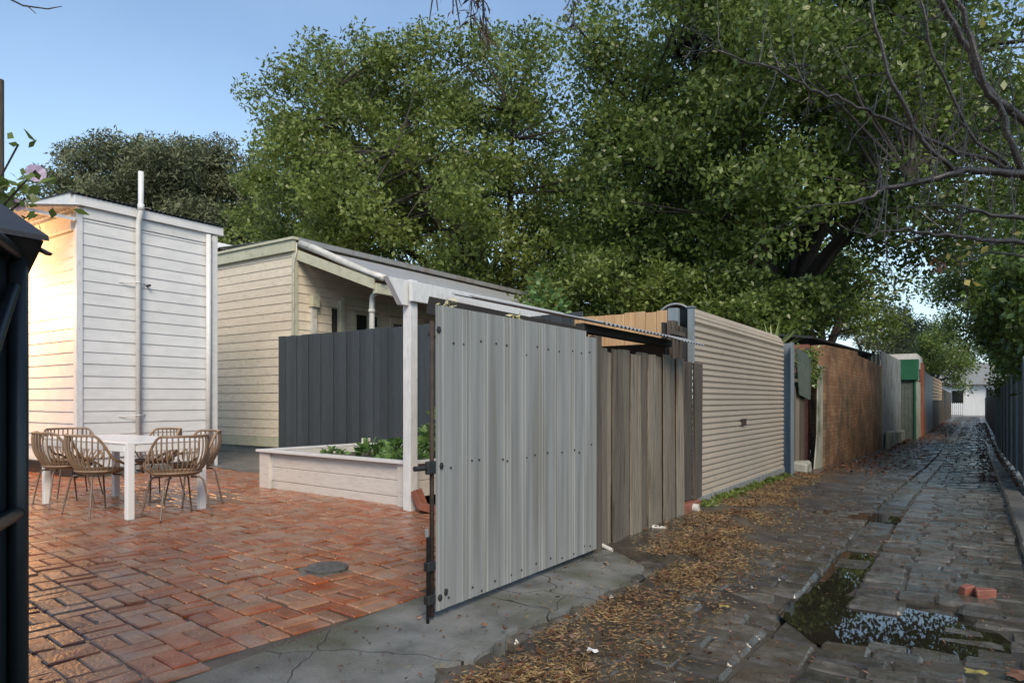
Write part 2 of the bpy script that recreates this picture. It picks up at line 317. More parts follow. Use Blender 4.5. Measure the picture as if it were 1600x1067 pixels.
# concrete apron at the gateway, broken lane edge
edge = [(-1.95, -.5), (-1.92, .6), (-1.97, 1.4), (-1.9, 1.95), (-1.93, 2.24), (-2.06, 2.40), (-1.96, 2.51), (-1.97, 2.7), (-2.0, 2.87), (-2.03, 3.05), (-2.0, 3.27), (-1.95, 3.42), (-1.98, 3.57), (-1.9, 3.74), (-1.99, 3.88), (-1.97, 4.0), (-1.93, 4.19), (-1.96, 4.45), (-2.0, 4.66), (-2.16, 4.80), (-2.31, 4.90), (-2.44, 4.93)]
ed = []
for (a, b_), (c, d) in zip(edge, edge[1:]):
    for k in range(5):
        t_ = k/5; j = mnoise.noise((a*3+t_, b_*5+t_*4, 0))*.03; ed.append((a+(c-a)*t_+j, b_+(d-b_)*t_))
poly = ed+[edge[-1], (-2.80, 4.93), (-2.795, 3.2), (-2.79, 2.5), (-2.80, 1.9), (-2.80, -.5)]
struct('concrete_apron', MB().prism(poly, lambda x, y: (x, y, -.16), lambda x, y: (x, y, .006-.02*sm(-2.5, -1.95, x))).mesh('apron'), K['conc'])
struct('courtyard_concrete', MB().prism([(-16, 7.0), (-10.6, 7.1), (-10.2, 7.35), (-4, 6.9), (-4, 9.6), (-16, 9.6)], lambda x, y: (x, y, -.16), lambda x, y: (x, y, .004)).mesh('slab'), K['concd'])
# basket-weave brick courtyard
def wobf(x, y): return (mnoise.noise((x*.8, y*.8, 0))*.014+mnoise.noise((x*.35, y*.35, 5))*.02)*.8
V, F = grid([-15.5+12.69*i/60 for i in range(61)], [.2+6.75*i/34 for i in range(35)], lambda x, y: wobf(x, y)-.010)
pave = struct('brick_paving', MB().add(V, F).mesh('bedding', True, False), K['mud'])
bvar = [MB().cbox(-.113, .113, -.0545, .0545, -.07, 0, .007, .004, random.Random(50+i)) for i in range(10)]
bmesh_ = [m.mesh('paving_brick') for m in bvar]
RA = R(-6.5); ca, sa = math.cos(RA), math.sin(RA); pieces = []
for i in range(-70, 10):
    for j in range(-20, 45):
        for k in (0, 1):
            a, b_ = (i+.5)*.24, (j+.5)*.24
            if (i+j) % 2: bx, by, rz = a, b_+(k-.5)*.119, 0
            else: bx, by, rz = a+(k-.5)*.119, b_, math.pi/2
            x, y = -5+ca*bx-sa*by, 3+sa*bx+ca*by
            if not (-15.4 < x < -2.88 and .95 < y < 7.05): continue
            if x < -11.5 and y > 5.02: continue
            if -8.15 < x < -5.1 and y > 5.95: continue
            if (x+3.8)**2+(y-3.26)**2 < .17**2: continue
            d, u = view(x, y)
            M = TR(x+rng.gauss(0, .003), y+rng.gauss(0, .003), wobf(x, y)+rng.gauss(0, .0022), RA+rz+rng.gauss(0, .018), (1, 1, 1), rng.gauss(0, .012), rng.gauss(0, .01))
            pieces.append((d if -10 < u < 1000 else 1e3+d, M, rng.randrange(10)))
pieces.sort(key=lambda q: q[0])
for d, M, k in pieces[:300]: put('brick', bmesh_[k], K['brick'], pave, M)
joined('bricks', pieces[300:], bvar, K['brick'], pave)
# drain cover in the bricks
t = thing('drain_cover', (-3.8, 3.26, 0), 'small round cast iron drain cover set in the red brick paving', 'drain cover')
V = [(.15*math.cos(a)*rr, .15*math.sin(a)*rr, z) for rr, z in ((1, -.02), (1, .022), (.9, .03), (.5, .034), (0.02, .036)) for a in [2*math.pi*k/28 for k in range(28)]]
put('lid', MB().add(V, [(i*28+k, i*28+(k+1) % 28, (i+1)*28+(k+1) % 28, (i+1)*28+k) for i in range(4) for k in range(28)]+[tuple(range(112, 140))]).mesh('lid'), K['castiron'], t, TR(-3.8, 3.26, 0))
put('collar', MB().prism([(.2*math.cos(2*math.pi*k/20)*(1+.1*math.sin(k*2.3)), .19*math.sin(2*math.pi*k/20)*(1+.1*math.cos(k*1.7))) for k in range(20)], lambda x, y: (x, y, -.1), lambda x, y: (x, y, .003)).mesh('collar'), K['concd'], t, TR(-3.8, 3.26, 0))

# ------------------------------------------------------------------ weatherboard walls
def board_mesh(pitch): return MB().prism([(0, 0), (.024, 0), (.009, pitch+.014), (0, pitch+.014)], lambda a, b_: (0, a, b_), lambda a, b_: (1, a, b_)).mesh('weatherboard')
def boards(parent, p0, p1, z0, z1, pitch, material, me, joints=0, holes=()):
    """lap boards from p0 to p1, outward side on the left of p0->p1; holes = (s0,s1,z0,z1) along the wall"""
    dx, dy = p1[0]-p0[0], p1[1]-p0[1]; L = math.hypot(dx, dy); a = math.atan2(dy, dx); z = z0
    while z < z1-.03:
        spans = [(0, L)]
        for h0, h1, a0, a1 in holes:
            if z+pitch*.6 > a0 and z+pitch*.4 < a1: spans = [q for s0, s1 in spans for q in ((s0, min(s1, h0)), (max(s0, h1), s1)) if q[1]-q[0] > .04]
        if joints and rng.random() < joints:
            s0, s1 = spans[0]; c = s0+(s1-s0)*rng.uniform(.2, .8) if s1-s0 < 3 else s0+rng.uniform(.4, 1.3); spans = [(s0, c-.002), (c+.002, s1)]+spans[1:]
        hh = min(1, (z1-z)/pitch)
        for s0, s1 in spans:
            put('weatherboard', me, material, parent, TR(p0[0]+dx/L*s0, p0[1]+dy/L*s0, z+rng.gauss(0, .0015), a, (s1-s0, 1, hh), 0, rng.gauss(0, .0007)))
        z += pitch
# white weatherboard outbuilding
S = thing('weatherboard_shed', (-11.6, 5, 0), 'tall white weatherboard outbuilding behind the dining table, thin vent pipe up its wall', 'shed')
put('wall', MB().box(-16, -11.63, 5.03, 7.33, .0, 4.26).mesh('wall'), K['white'], S)
bmS = board_mesh(.187)
boards(S, (-11.62, 7.30), (-11.62, 5.05), .28, 4.06, .187, K['white'], bmS)
boards(S, (-11.66, 5.02), (-16, 5.02), .46, 3.86, .187, K['white'], bmS, .65)
put('corner_board', MB().cbox(-11.68, -11.575, 4.975, 5.07, .2, 4.2).mesh('corner'), K['whitew'], S)
put('corner_board', MB().cbox(-11.66, -11.56, 7.26, 7.36, .0, 4.22).mesh('corner'), K['white'], S)
put('downpipe', MB().tube([(-11.53, 7.16, .1), (-11.53, 7.16, 4.2)], .045, 12).mesh('pipe', True), K['white'], S)
put('frieze_board', MB().cbox(-11.63, -11.585, 5.08, 7.25, 4.06, 4.23).mesh('frieze'), K['white'], S)
put('barge_board', MB().cbox(-11.64, -11.53, 4.93, 7.46, 4.235, 4.385).mesh('barge'), K['white'], S)
put('fascia', MB().cbox(-16, -11.62, 4.90, 4.945, 4.22, 4.42, M=TR(-11.62, 0, 4.3) @ Matrix.Rotation(R(3), 4, 'Y') @ TR(11.62, 0, -4.3)).mesh('fascia'), K['whitew'], S)
put('roof', MB().prof(wave(2.62, .076, .010), .004, 4.5, lambda a, b_, l: (-11.49-l, 4.88+a, 4.405+b_+l*.06)).mesh('roof'), K['dtimb'], S)
put('plinth', MB().box(-16, -11.62, 4.93, 5.0, -.05, .2).mesh('plinth'), K['dsteel'], S)
put('footing', MB().cbox(-11.62, -11.54, 5.0, 7.3, -.1, .12, .02, .008).mesh('footing'), K['conc'], S)
put('awning_beam', MB().cbox(-16, -11.66, 4.93, 4.99, 3.86, 4.10).mesh('beam'), K['whitew'], S)
aw = put('awning', MB().prof(wave(4.3, .13, .022), .005, .75, lambda a, b_, l: (-11.45-a, 4.98-l, 4.22+b_-l*.22)).mesh('awning'), K['whitew'], S)
put('awning_rafter', MB().box(-11.60, -11.54, 4.30, 4.95, 3.98, 4.03).mesh('rafter'), K['whitew'], aw)
vp = put('vent_pipe', MB().tube([(-11.52, 5.9, .05), (-11.52, 5.9, 4.15), (-11.44, 5.9, 4.33), (-11.44, 5.9, 4.98)], .043, 12).mesh('pipe', True), K['white'], S)
for z in (.95, 3.15): put('bracket', MB().tube([(-11.6, 5.62, z-.02), (-11.47, 5.9, z), (-11.6, 6.05, z+.01)], .008, 6).mesh('bracket'), K['white'], vp)
put('pipe_collar', MB().tube([(-11.44, 5.9, 4.34), (-11.44, 5.9, 4.44)], .052, 12).mesh('collar', True), K['white'], vp)
put('tap_stub', MB().tube([(-11.6, 6.08, 3.13), (-11.5, 6.08, 3.13)], .02, 8).mesh('stub'), K['rust'], S)
# lamp on the return wall at the left, out of sight but lighting the warm corner
LW = thing('side_wall', (-14.2, 4, 0), 'dark boundary wall at the far left of the courtyard', 'wall')
put('wall_panel', MB().box(-14.5, -14.2, .9, 4.9, -.1, 4.6).mesh('panel'), K['char'], LW)
LP = thing('wall_lamp', (-14.18, 4.05, 3.0), 'warm bulkhead lamp lighting the white weatherboards at the far left', 'lamp')
put('lamp_base', MB().cbox(-14.2, -14.14, 3.97, 4.13, 2.93, 3.07).mesh('base'), K['black'], LP)
em = bpy.data.materials.new('lamp_glow'); em.use_nodes = True; e = em.node_tree.nodes['Principled BSDF']; e.inputs['Emission Color'].default_value = (1, .55, .2, 1); e.inputs['Emission Strength'].default_value = 12
put('lamp_globe', MB().tube([(-14.13, 4.05, 2.93), (-14.1, 4.05, 2.95), (-14.1, 4.05, 3.05), (-14.13, 4.05, 3.07)], [.02, .05, .05, .02], 12).mesh('globe', True), em, LP)
pl = bpy.data.lights.new('lamp_light', 'POINT'); pl.energy = 330; pl.color = (1, .47, .17); pl.shadow_soft_size = .2
po = bpy.data.objects.new('lamp_light', pl); col.objects.link(po); po.location = (-13.95, 4.05, 3.0)

# cream weatherboard house
H = thing('weatherboard_house', (-12.23, 9.6, 0), 'cream weatherboard house with olive trim and lean-to verandah behind the charcoal fence', 'house')
HX = -12.23
put('wall', MB().box(-19, HX-.03, 9.63, 26, .1, 4.6).mesh('wall'), K['cream'], H)
bmH = board_mesh(.197)
boards(H, (HX-.05, 9.62), (-19, 9.62), .38, 4.42, .197, K['cream'], bmH, .3)
WIN = (11.30, 12.12, 2.0, 3.30); DOOR = (12.5, 13.25, .3, 3.28)
DR2 = (13.75, 14.5, .3, 3.28); GAP = (10.62, 10.8, 0, 3.35)
boards(H, (HX, 20), (HX, 9.66), .38, 4.42, .197, K['cream'], bmH, 0, [(20-h[1], 20-h[0], h[2], h[3]) for h in (WIN, DOOR, DR2, GAP)])
put('corner_board', MB().cbox(HX-.06, HX+.04, 9.57, 9.67, .3, 4.5).mesh('corner'), K['khaki'], H)
put('base_board', MB().cbox(-19, HX+.02, 9.56, 9.6, .16, .37).mesh('base'), K['khaki'], H)
put('footing', MB().box(-19, HX, 9.62, 9.66, -.1, .14).mesh('footing'), K['concd'], H)
put('parapet', MB().cbox(-19, HX+.06, 9.52, 9.6, 4.42, 4.66).mesh('parapet'), K['khaki'], H)
put('parapet_cap', MB().cbox(-19, HX+.10, 9.48, 9.66, 4.66, 4.72).mesh('cap'), K['khaki'], H)
put('post', MB().cbox(HX+.02, HX+.13, 10.80, 10.92, .1, 3.5).mesh('post'), K['khaki'], H)
put('door_recess', MB().box(HX-.02, HX+.01, 10.63, 10.79, .3, 3.3).mesh('recess'), K['dark'], H)
put('verandah_roof', MB().prof(wave(9.4, .076, .009, 5), .004, 2.62, lambda a, b_, l: (HX+.02+l*.93, 9.62+a, 4.56+b_-l*.36)).mesh('vroof'), K['iron'], H)
put('verandah_barge', MB().prism([(HX+.05, 4.46), (-9.86, 3.60), (-9.86, 3.40), (HX+.05, 4.24)], lambda a, b_: (a, 9.62, b_), lambda a, b_: (a, 9.67, b_)).mesh('barge'), K['khaki'], H)
put('verandah_beam', MB().cbox(-9.93, -9.83, 9.68, 19, 3.32, 3.52).mesh('vbeam'), K['khaki'], H)
put('soffit_board', MB().cbox(HX+.02, HX+.06, 10.93, 20, 3.42, 3.62).mesh('soffit'), K['khaki'], H)
put('gutter', MB().prof([(0, .1), (0, 0), (.11, 0), (.11, .11)], .006, 10.4, lambda a, b_, l: (HX+.02+a, 9.62+l, 4.60+b_)).mesh('gutter'), K['iron'], H)
put('roof', MB().prof(wave(10.4, .076, .01, 5), .004, 3.0, lambda a, b_, l: (HX+.1-l, 9.62+a, 4.72+b_+l*.05)).mesh('roof'), K['ironb'], H)
put('roof_pipe', MB().tube([(HX+.12, 9.66, 4.60), (HX+.55, 9.7, 4.43), (-10.1, 9.78, 3.74), (-9.72, 9.8, 3.62)], [.07, .075, .075, .072], 12).mesh('rpipe', True), K['pvc'], H)
put('downpipe', MB().tube([(-9.85, 9.95, 3.50), (-9.98, 9.95, 3.40), (-10.1, 9.92, 3.38), (-10.18, 9.92, 3.3), (-10.2, 9.92, 3.1), (-10.2, 9.92, 0)], .058, 12).mesh('dpipe', True), K['pvc'], H)
put('pipe_collar', MB().tube([(-10.2, 9.92, 2.98), (-10.2, 9.92, 3.05)], .07, 12).mesh('pcol', True), K['pvc'], H)
put('vent_duct', MB().box(HX+.02, HX+.10, 10.0, 10.13, .3, 3.28).mesh('duct'), K['pvc'], H)
put('duct_cap', MB().cbox(HX+.02, HX+.15, 9.97, 10.17, 3.26, 3.52).mesh('cap'), K['khaki'], H)
put('cable', MB().tube([(HX+.08, 9.6, 4.6), (HX+.09, 9.58, 4.4), (HX+.05, 9.54, 4.15), (HX+.05, 9.54, .4)], .012, 6).mesh('cable', True), K['pvc'], H)
W = put('window', MB().box(HX-.02, HX, WIN[0], WIN[1], WIN[2], WIN[3]).mesh('reveal'), K['dark'], H)
for k, (y0, y1) in enumerate(((WIN[0]+.06, 11.72), (11.76, WIN[1]-.06))):
    put('pane', MB().box(HX+.002, HX+.010, y0, y1, WIN[2]+.06, WIN[3]-.06).mesh('pane'), K['glass'], W)
fr = MB()
for q in ((WIN[0], WIN[0]+.06, WIN[2], WIN[3]), (WIN[1]-.06, WIN[1], WIN[2], WIN[3]), (11.715, 11.765, WIN[2], WIN[3])): fr.cbox(HX, HX+.045, q[0], q[1], q[2], q[3])
for z in (WIN[2], WIN[3]-.06): fr.cbox(HX+.001, HX+.042, WIN[0]+.06, WIN[1]-.06, z, z+.06)
put('window_frame', fr.mesh('frame'), K['khaki'], W)
put('blind', MB().box(HX+.011, HX+.014, 11.78, 12.05, 2.75, 3.0).mesh('blind'), K['khaki'], W)
for q in (DOOR, DR2):
    D = put('screen_door', MB().box(HX-.02, HX+.004, q[0]+.08, q[1]-.08, q[2], q[3]-.1).mesh('shade_backing'), K['dark'], H)
    fr = MB()
    for a, b_ in ((q[0], q[0]+.1), (q[1]-.1, q[1])): fr.cbox(HX, HX+.05, a, b_, q[2], q[3])
    fr.cbox(HX+.001, HX+.048, q[0]+.1, q[1]-.1, q[3]-.14, q[3]); put('door_frame', fr.mesh('dframe'), K['cream'], D)
    la = MB(); y0, y1, z0, z1 = q[0]+.1, q[1]-.1, 1.6, q[3]-.14
    for k in range(-12, 14):
        for sgn in (1, -1):
            a0 = y0+k*.1; pts = []
            for tt in range(0, 60):
                yy = a0+tt*.025; zz = z0+tt*.025 if sgn > 0 else z1-tt*.025
                if y0 <= yy <= y1 and z0 <= zz <= z1: pts.append((HX+.02, yy, zz))
            if len(pts) > 1: la.tube([pts[0], pts[-1]], .006, 4, False)
    put('lattice', la.mesh('lattice'), K['white'], D)
# second cottage roof far behind
c2 = thing('cottage', (-20, 14, 0), 'house behind with a white corrugated roof peeping between shed and cream house', 'house')
put('wall', MB().box(-25, -19.2, 11, 17, -.1, 5.2).mesh('wall'), K['white'], c2)
put('roof', MB().prof(wave(7, .15, .02), .01, 4.5, lambda a, b_, l: (-17.9-l, 10.4+a, 5.55+b_+l*.28)).mesh('roof'), K['white'], c2)
put('roof_edge', MB().cbox(-22.5, -17.85, 10.34, 10.4, 5.5, 5.62, M=TR(-17.9, 0, 5.5) @ Matrix.Rotation(R(15.6), 4, 'Y') @ TR(17.9, 0, -5.5)).mesh('edge'), K['whitew'], c2)

# ------------------------------------------------------------------ charcoal paling fence
Fc = thing('charcoal_fence', (-10.4, 7.85, 0), 'charcoal painted vertical board fence behind the white planter box', 'fence')
x = -10.36; i = 0
while x < -4.2:
    wd = .158; y0 = 7.8 if i % 2 else 7.782
    put('fence_board', MB().cbox(x, x+wd+.012, y0, y0+.018, .02, 2.34+rng.gauss(0, .004)).mesh('fboard'), K['char'], Fc); x += wd; i += 1
for z in (.4, 1.9): put('rail', MB().box(-10.36, -4.2, 7.83, 7.88, z, z+.08).mesh('rail'), K['char'], Fc)
# planter box
PA = R(-4.5); PM = TR(-8.17, 5.86, 0, PA)
B = put('planter_box', None, None, None, PM, 'long white timber planter box of greenery in front of the charcoal fence', 'planter')
PL, PW, PH = 3.0, 1.85, .52
for k, (z0, z1) in enumerate(((.11, .29), (.295, .485))):
    put('side_board', MB().cbox(.02, PL, .02, .06, z0, z1).mesh('pboard'), K['plant'], B, PM)
    put('side_board', MB().cbox(.02, .06, .1, PW-.1, z0, z1).mesh('pboard'), K['plant'], B, PM)
    put('side_board', MB().cbox(PL-.06, PL-.02, .1, PW-.1, z0, z1).mesh('pboard'), K['plant'], B, PM)
    put('side_board', MB().cbox(.02, PL, PW-.06, PW-.02, z0, z1).mesh('pboard'), K['plant'], B, PM)
put('base_board', MB().cbox(.25, PL, .025, .055, -.03, .105).mesh('pbase'), K['plant'], B, PM)
for (a, b_) in ((-.02, -.02), (PL-.2, -.02), (-.02, PW-.1), (PL-.2, PW-.1)): put('corner_post', MB().cbox(a, a+.24 if b_ < 0 else a+.1, b_, b_+.1, -.02, .486 if b_ < 0 else .60).mesh('pc'), K['plant'], B, PM)
for q in ((-.05, PL+.05, -.06, .06), (-.05, PL+.05, PW-.06, PW+.05)): put('rim', MB().cbox(*q, .489, .524).mesh('rim'), K['white'], B, PM)
for q in ((-.05, .06, .062, PW-.062), (PL-.06, PL+.05, .062, PW-.062)): put('rim', MB().cbox(*q, .489, .523).mesh('rim'), K['white'], B, PM)
put('soil', MB().box(.061, PL-.061, .061, PW-.061, .2, .40).mesh('soil'), K['soil'], B, PM)
def leafset(n, fpos, size, wid, droop=.3, updir=None, jitter=.5):
    """numpy rhombic leaves; fpos (n,3); returns verts (n*4,3)"""
    d = nr.normal(size=(n, 3)); d[:, 2] -= droop
    if updir is not None: d = d*jitter+updir
    d /= np.linalg.norm(d, axis=1)[:, None]; s = nr.normal(size=(n, 3)); s -= (s*d).sum(1)[:, None]*d; s /= np.linalg.norm(s, axis=1)[:, None]
    L = size*nr.uniform(.45, 1.4, (n, 1)); Wd = wid*nr.uniform(.5, 1.35, (n, 1))
    nn = np.cross(d, s)
    return np.stack([fpos, fpos+d*L*.45+s*Wd*.5-nn*L*.08, fpos+d*L, fpos+d*L*.45-s*Wd*.5-nn*L*.08], 1).reshape(-1, 3)
def plant(name, x, y, z, h, r, n, size, wid, label, cat, m, group=None, up=.8):
    a = nr.uniform(0, 2*np.pi, n); rr = r*np.sqrt(nr.random(n)); hh = h*(1-.6*(rr/r)**2)*nr.uniform(.25, 1, n)
    n0 = n; p = np.stack([x+np.cos(a)*rr*.6, y+np.sin(a)*rr*.6, z+hh*.9], 1)
    u_ = np.stack([np.cos(a), np.sin(a), np.full(n, up)*nr.uniform(0, 1, n)], 1)
    t_ = thing(name, (x, y, z), label, cat, group)
    put('foliage', np_mesh('foliage', leafset(n, p, size, wid, 0, u_, .35), 4, [(0, 1, 2, 3)]), m, t_)
    st = MB()
    for k in range(min(n, 14)): st.tube([(x+rng.gauss(0, .02), y+rng.gauss(0, .02), z-.03), tuple(p[k])], .005, 4, False)
    put('stem', st.mesh('stems'), m, t_); return t_
gp = 'plants in the planter box'
for (a, b_, h, r_, n, s_, w_, lab) in ((1.15, 1.0, .22, .22, 70, .12, .09, 'low broad-leaved plant left of centre in the planter box'), (.55, .8, .1, .2, 60, .07, .05, 'small sparse seedling at the left of the planter box'),
    (1.55, 1.2, .26, .22, 70, .13, .1, 'broad-leaved plant near the middle of the planter box'), (1.95, .7, .16, .28, 160, .06, .03, 'low bushy herb in the middle of the planter box'),
    (2.3, 1.1, .42, .25, 80, .16, .12, 'taller leafy plant just left of the white post'), (2.6, .6, .2, .3, 170, .06, .03, 'brownish low herb just left of the white post'),
    (2.72, 1.45, .5, .25, 80, .17, .12, 'leafy plant against the fence behind the white post'), (2.5, .3, .15, .2, 70, .08, .05, 'low seedling at the front rim near the white post')):
    q = PM @ Vector((a, b_, .41)); plant('vegetable_plant', q.x, q.y, q.z, h*1.25, r_*1.3, int(n*1.7), s_, w_, lab, 'plant', K['veg'], gp)
q = PM @ Vector((2.86, .75, .39)); plant('vegetable_plant', q.x, q.y, q.z, .85, .26, 170, .17, .12, 'tallest leafy plant between the white post and the grey gate', 'plant', K['veg'], gp, .5)
# white post and beam
T = thing('timber_portal', (-5.1, 5.53, 0), 'white painted timber post and beam standing at the planter corner', 'post')
put('post', MB().cbox(-5.15, -5.04, 5.47, 5.585, -.02, 2.5).mesh('post'), K['whitew'], T)
put('beam', MB().cbox(-5.035, -4.99, 5.44, 9.0, 2.26, 2.475).mesh('beam'), K['whitew'], T)
put('gusset', MB().prism([(5.15, 2.49), (5.46, 2.49), (5.46, 2.22), (5.36, 2.22)], lambda a, b_: (-5.13, a, b_), lambda a, b_: (-5.06, a, b_)).mesh('gusset'), K['whitew'], T)
gb = 'loose red bricks at the white post'
for (x, y, z, rx, ry, rz, lab) in ((-4.93, 5.50, .13, .25, 1.15, .3, 'red brick propped on end against the white post'), (-4.76, 5.46, .06, .1, .3, 1.0, 'red brick lying beside the propped brick by the grey gate')):
    put('loose_brick', MB().cbox(-.115, .115, -.055, .055, -.038, .038, .005, .003).mesh('lbrick'), K['looseb'], None, TR(x, y, z, rz, (1, 1, 1), rx, ry), lab, 'brick', gb)

# ------------------------------------------------------------------ grey ribbed steel gate
GX = -2.43
Gt = thing('steel_gate', (GX, 2.83, 0), 'tall grey ribbed steel gate leaf standing on the concrete apron', 'gate')
pts = [(0, 0)]; y = 0.0; q = random.Random(3)
ribs = []
for k in range(9): ribs += [.02+k*.208, .02+k*.208+.035]+([.02+k*.208+.07] if k % 2 else [])
for r_ in ribs: pts += [(r_, 0), (r_+.005, .0035), (r_+.011, .0035), (r_+.016, 0)]
pts += [(1.9, 0)]
put('sheet', MB().prof(pts, -.003, 1.63, lambda a, b_, l: (GX+b_, 2.84+a, .05+l)).mesh('sheet'), K['galv'], Gt)
put('sheet_top', MB().prof([(p[0], p[1]) for p in pts if p[0] < 1.88], -.003, .055, lambda a, b_, l: (GX+b_*.9-.002, 2.84+a, 1.665+l)).mesh('sheet_top'), K['galv'], Gt)
fr = MB().tube([(GX-.024, 2.834, .02), (GX-.024, 2.834, 1.63)], .013, 10)
put('stile', fr.mesh('stile', True), K['rust'], Gt)
put('stile', MB().tube([(GX-.03, 4.72, .04), (GX-.03, 4.72, 1.7)], .019, 10).mesh('stile', True), K['rust'], Gt)
for z in (.1, .83, 1.56): put('rail', MB().tube([(GX-.03, 2.83, z), (GX-.03, 4.72, z)], .018, 8).mesh('rail', True), K['rust'], Gt)
sw = MB().tube([(0, 0, 0), (.006, 0, 0), (.009, 0, 0)], [.009, .009, .004], 6).mesh('screw')
for z in (.10, .83, 1.545):
    for k in range(12): put('screw', sw, K['black'], Gt, TR(GX+.001, 2.95+k*.155+rng.gauss(0, .03), z+rng.gauss(0, .016), 0, (.8, .75, .75)))
for z, yy in ((1.585, 2.86), (.84, 2.88), (.14, 2.92), (.12, 2.87)): put('screw', sw, K['black'], Gt, TR(GX+.001, yy, z, 0, (1.2, 1.8, 2.2)))
lt = put('latch', MB().cbox(GX-.02, GX+.004, 2.77, 2.84, .80, .87).mesh('latch'), K['black'], Gt)
put('latch_tongue', MB().tube([(GX-.015, 2.80, .835), (GX-.03, 2.70, .835)], .014, 8).mesh('tongue'), K['black'], lt)
db = put('drop_bolt', MB().tube([(GX-.01, 2.785, -.01), (GX-.01, 2.785, .46), (GX+.0, 2.765, .485)], .009, 8).mesh('bolt', True), K['black'], Gt)
for z in (.1, .28): put('bolt_guide', MB().cbox(GX-.028, GX+.01, 2.768, 2.83, z, z+.05).mesh('guide'), K['black'], db)
put('bolt_tip', MB().tube([(GX+.0, 2.765, .47), (GX+.003, 2.76, .51)], .011, 8).mesh('tip'), K['galv'], db)
# charcoal gate leaf at the far left, opened out into the lane
hx, hy = -2.51, .91; ga = math.atan2(-.534, .846); GM = TR(hx, hy, 0, ga)
G2 = put('dark_gate', None, None, None, GM, 'dark charcoal steel gate leaf with tube frame at the left edge', 'gate')
pts = [(0, 0)]
for k in range(10): pts += [(.1+k*.18, 0), (.115+k*.18, -.012), (.14+k*.18, -.012), (.155+k*.18, 0)]
pts += [(1.88, 0)]
put('sheet', MB().prof(pts, .003, 1.62, lambda a, b_, l: (a, b_-.03, .06+l)).mesh('dsheet'), K['dsteel'], G2, GM)
for a in (0.0, 1.88): put('stile', MB().tube([(a, .0, .0), (a, .0, 1.72)], .028, 12).mesh('dstile', True), K['dsteel'], G2, GM)
for z in (.1, .845, 1.66): put('rail', MB().tube([(.0, .0, z), (1.88, .0, z)], .022, 12).mesh('drail', True), K['dsteel'], G2, GM)
put('brace', MB().tube([(.05, -.0, 1.55), (.75, -.0, .87)], .018, 10).mesh('dbrace', True), K['dsteel'], G2, GM)
# dark lean-to whose eave looks in at the left
E_ = thing('dark_shed', (-3.2, .4, 0), 'dark shed with boxed eave at the upper left beside the dark gate', 'shed')
put('eave_box', MB().prism([(-2.43, 1.70), (-2.46, 1.67), (-2.57, 1.585), (-3.9, 1.585), (-3.9, 2.34)], lambda a, b_: (a, -2.5, b_), lambda a, b_: (a, .95, b_)).mesh('eave'), K['dtimb'], E_)
put('roof', MB().prism([(-2.415, 1.70), (-2.42, 1.717), (-3.9, 2.37), (-3.9, 2.345)], lambda a, b_: (a, -2.5, b_), lambda a, b_: (a, .96, b_)).mesh('eroof'), K['dtimb'], E_)
put('trim', MB().prism([(-2.40, 1.66), (-2.42, 1.655), (-3.9, 2.16), (-3.9, 2.19)], lambda a, b_: (a, .952, b_), lambda a, b_: (a, .965, b_)).mesh('trim'), K['dtimb'], E_)
put('wall', MB().box(-3.9, -2.56, -2.4, .87, -.1, 1.6).mesh('ewall'), K['dsteel'], E_)
# hibiscus over that roof
n = 190; p = np.stack([nr.normal(-3.78, .16, n), nr.normal(1.28, .09, n), nr.normal(2.15, .085, n)], 1)
hb = thing('hibiscus', (-4.1, 1.15, 0), 'hibiscus with lilac flower leaning over the dark shed roof', 'plant')
put('foliage', np_mesh('hleaf', leafset(n, p, .06, .042, .5), 4, [(0, 1, 2, 3)]), K['lf2'], hb)
st = MB().tube([(-4.1, 1.15, 0), (-4.05, 1.15, 1.2), (-3.95, 1.2, 1.9), (-3.8, 1.3, 2.25)], [.03, .025, .015, .006], 6)
for k in range(10): st.tube([(-3.95, 1.2, 1.9), tuple(p[k])], .005, 4, False)
put('stem', st.mesh('hstem'), K['bark'], hb)
for fx, fy, fz, fs in ((-3.72, 1.42, 2.28, .042), (-3.75, 1.36, 2.12, .03)):
    fl = MB()
    for k in range(5):
        a = 2*math.pi*k/5; ax = Vector((.6, -.2, .1)).normalized(); s1 = ax.orthogonal().normalized(); s2 = ax.cross(s1)
        d1 = s1*math.cos(a)+s2*math.sin(a); d2 = s1*math.cos(a+.65)+s2*math.sin(a+.65); d0 = s1*math.cos(a-.65)+s2*math.sin(a-.65); c = Vector((fx, fy, fz))
        fl.add([c, c+d0*fs*.55+ax*.006, c+d0*fs*.95+ax*.016+d1*fs*.1, c+d1*fs*1.08+ax*.010, c+d2*fs*.95+ax*.018+d1*fs*.1, c+d2*fs*.55+ax*.008], [(0, 1, 2, 3), (0, 3, 4, 5)])
    put('flower', fl.mesh('flower', fix=False), K['flower'], hb)
put('timber_pole', MB().tube([(-10.66, 3.64, -.1), (-10.65, 3.65, 5.42)], [.07, .05], 10).mesh('pole'), K['pald'], None, None, 'dark timber pole at the left edge against the sky', 'pole')

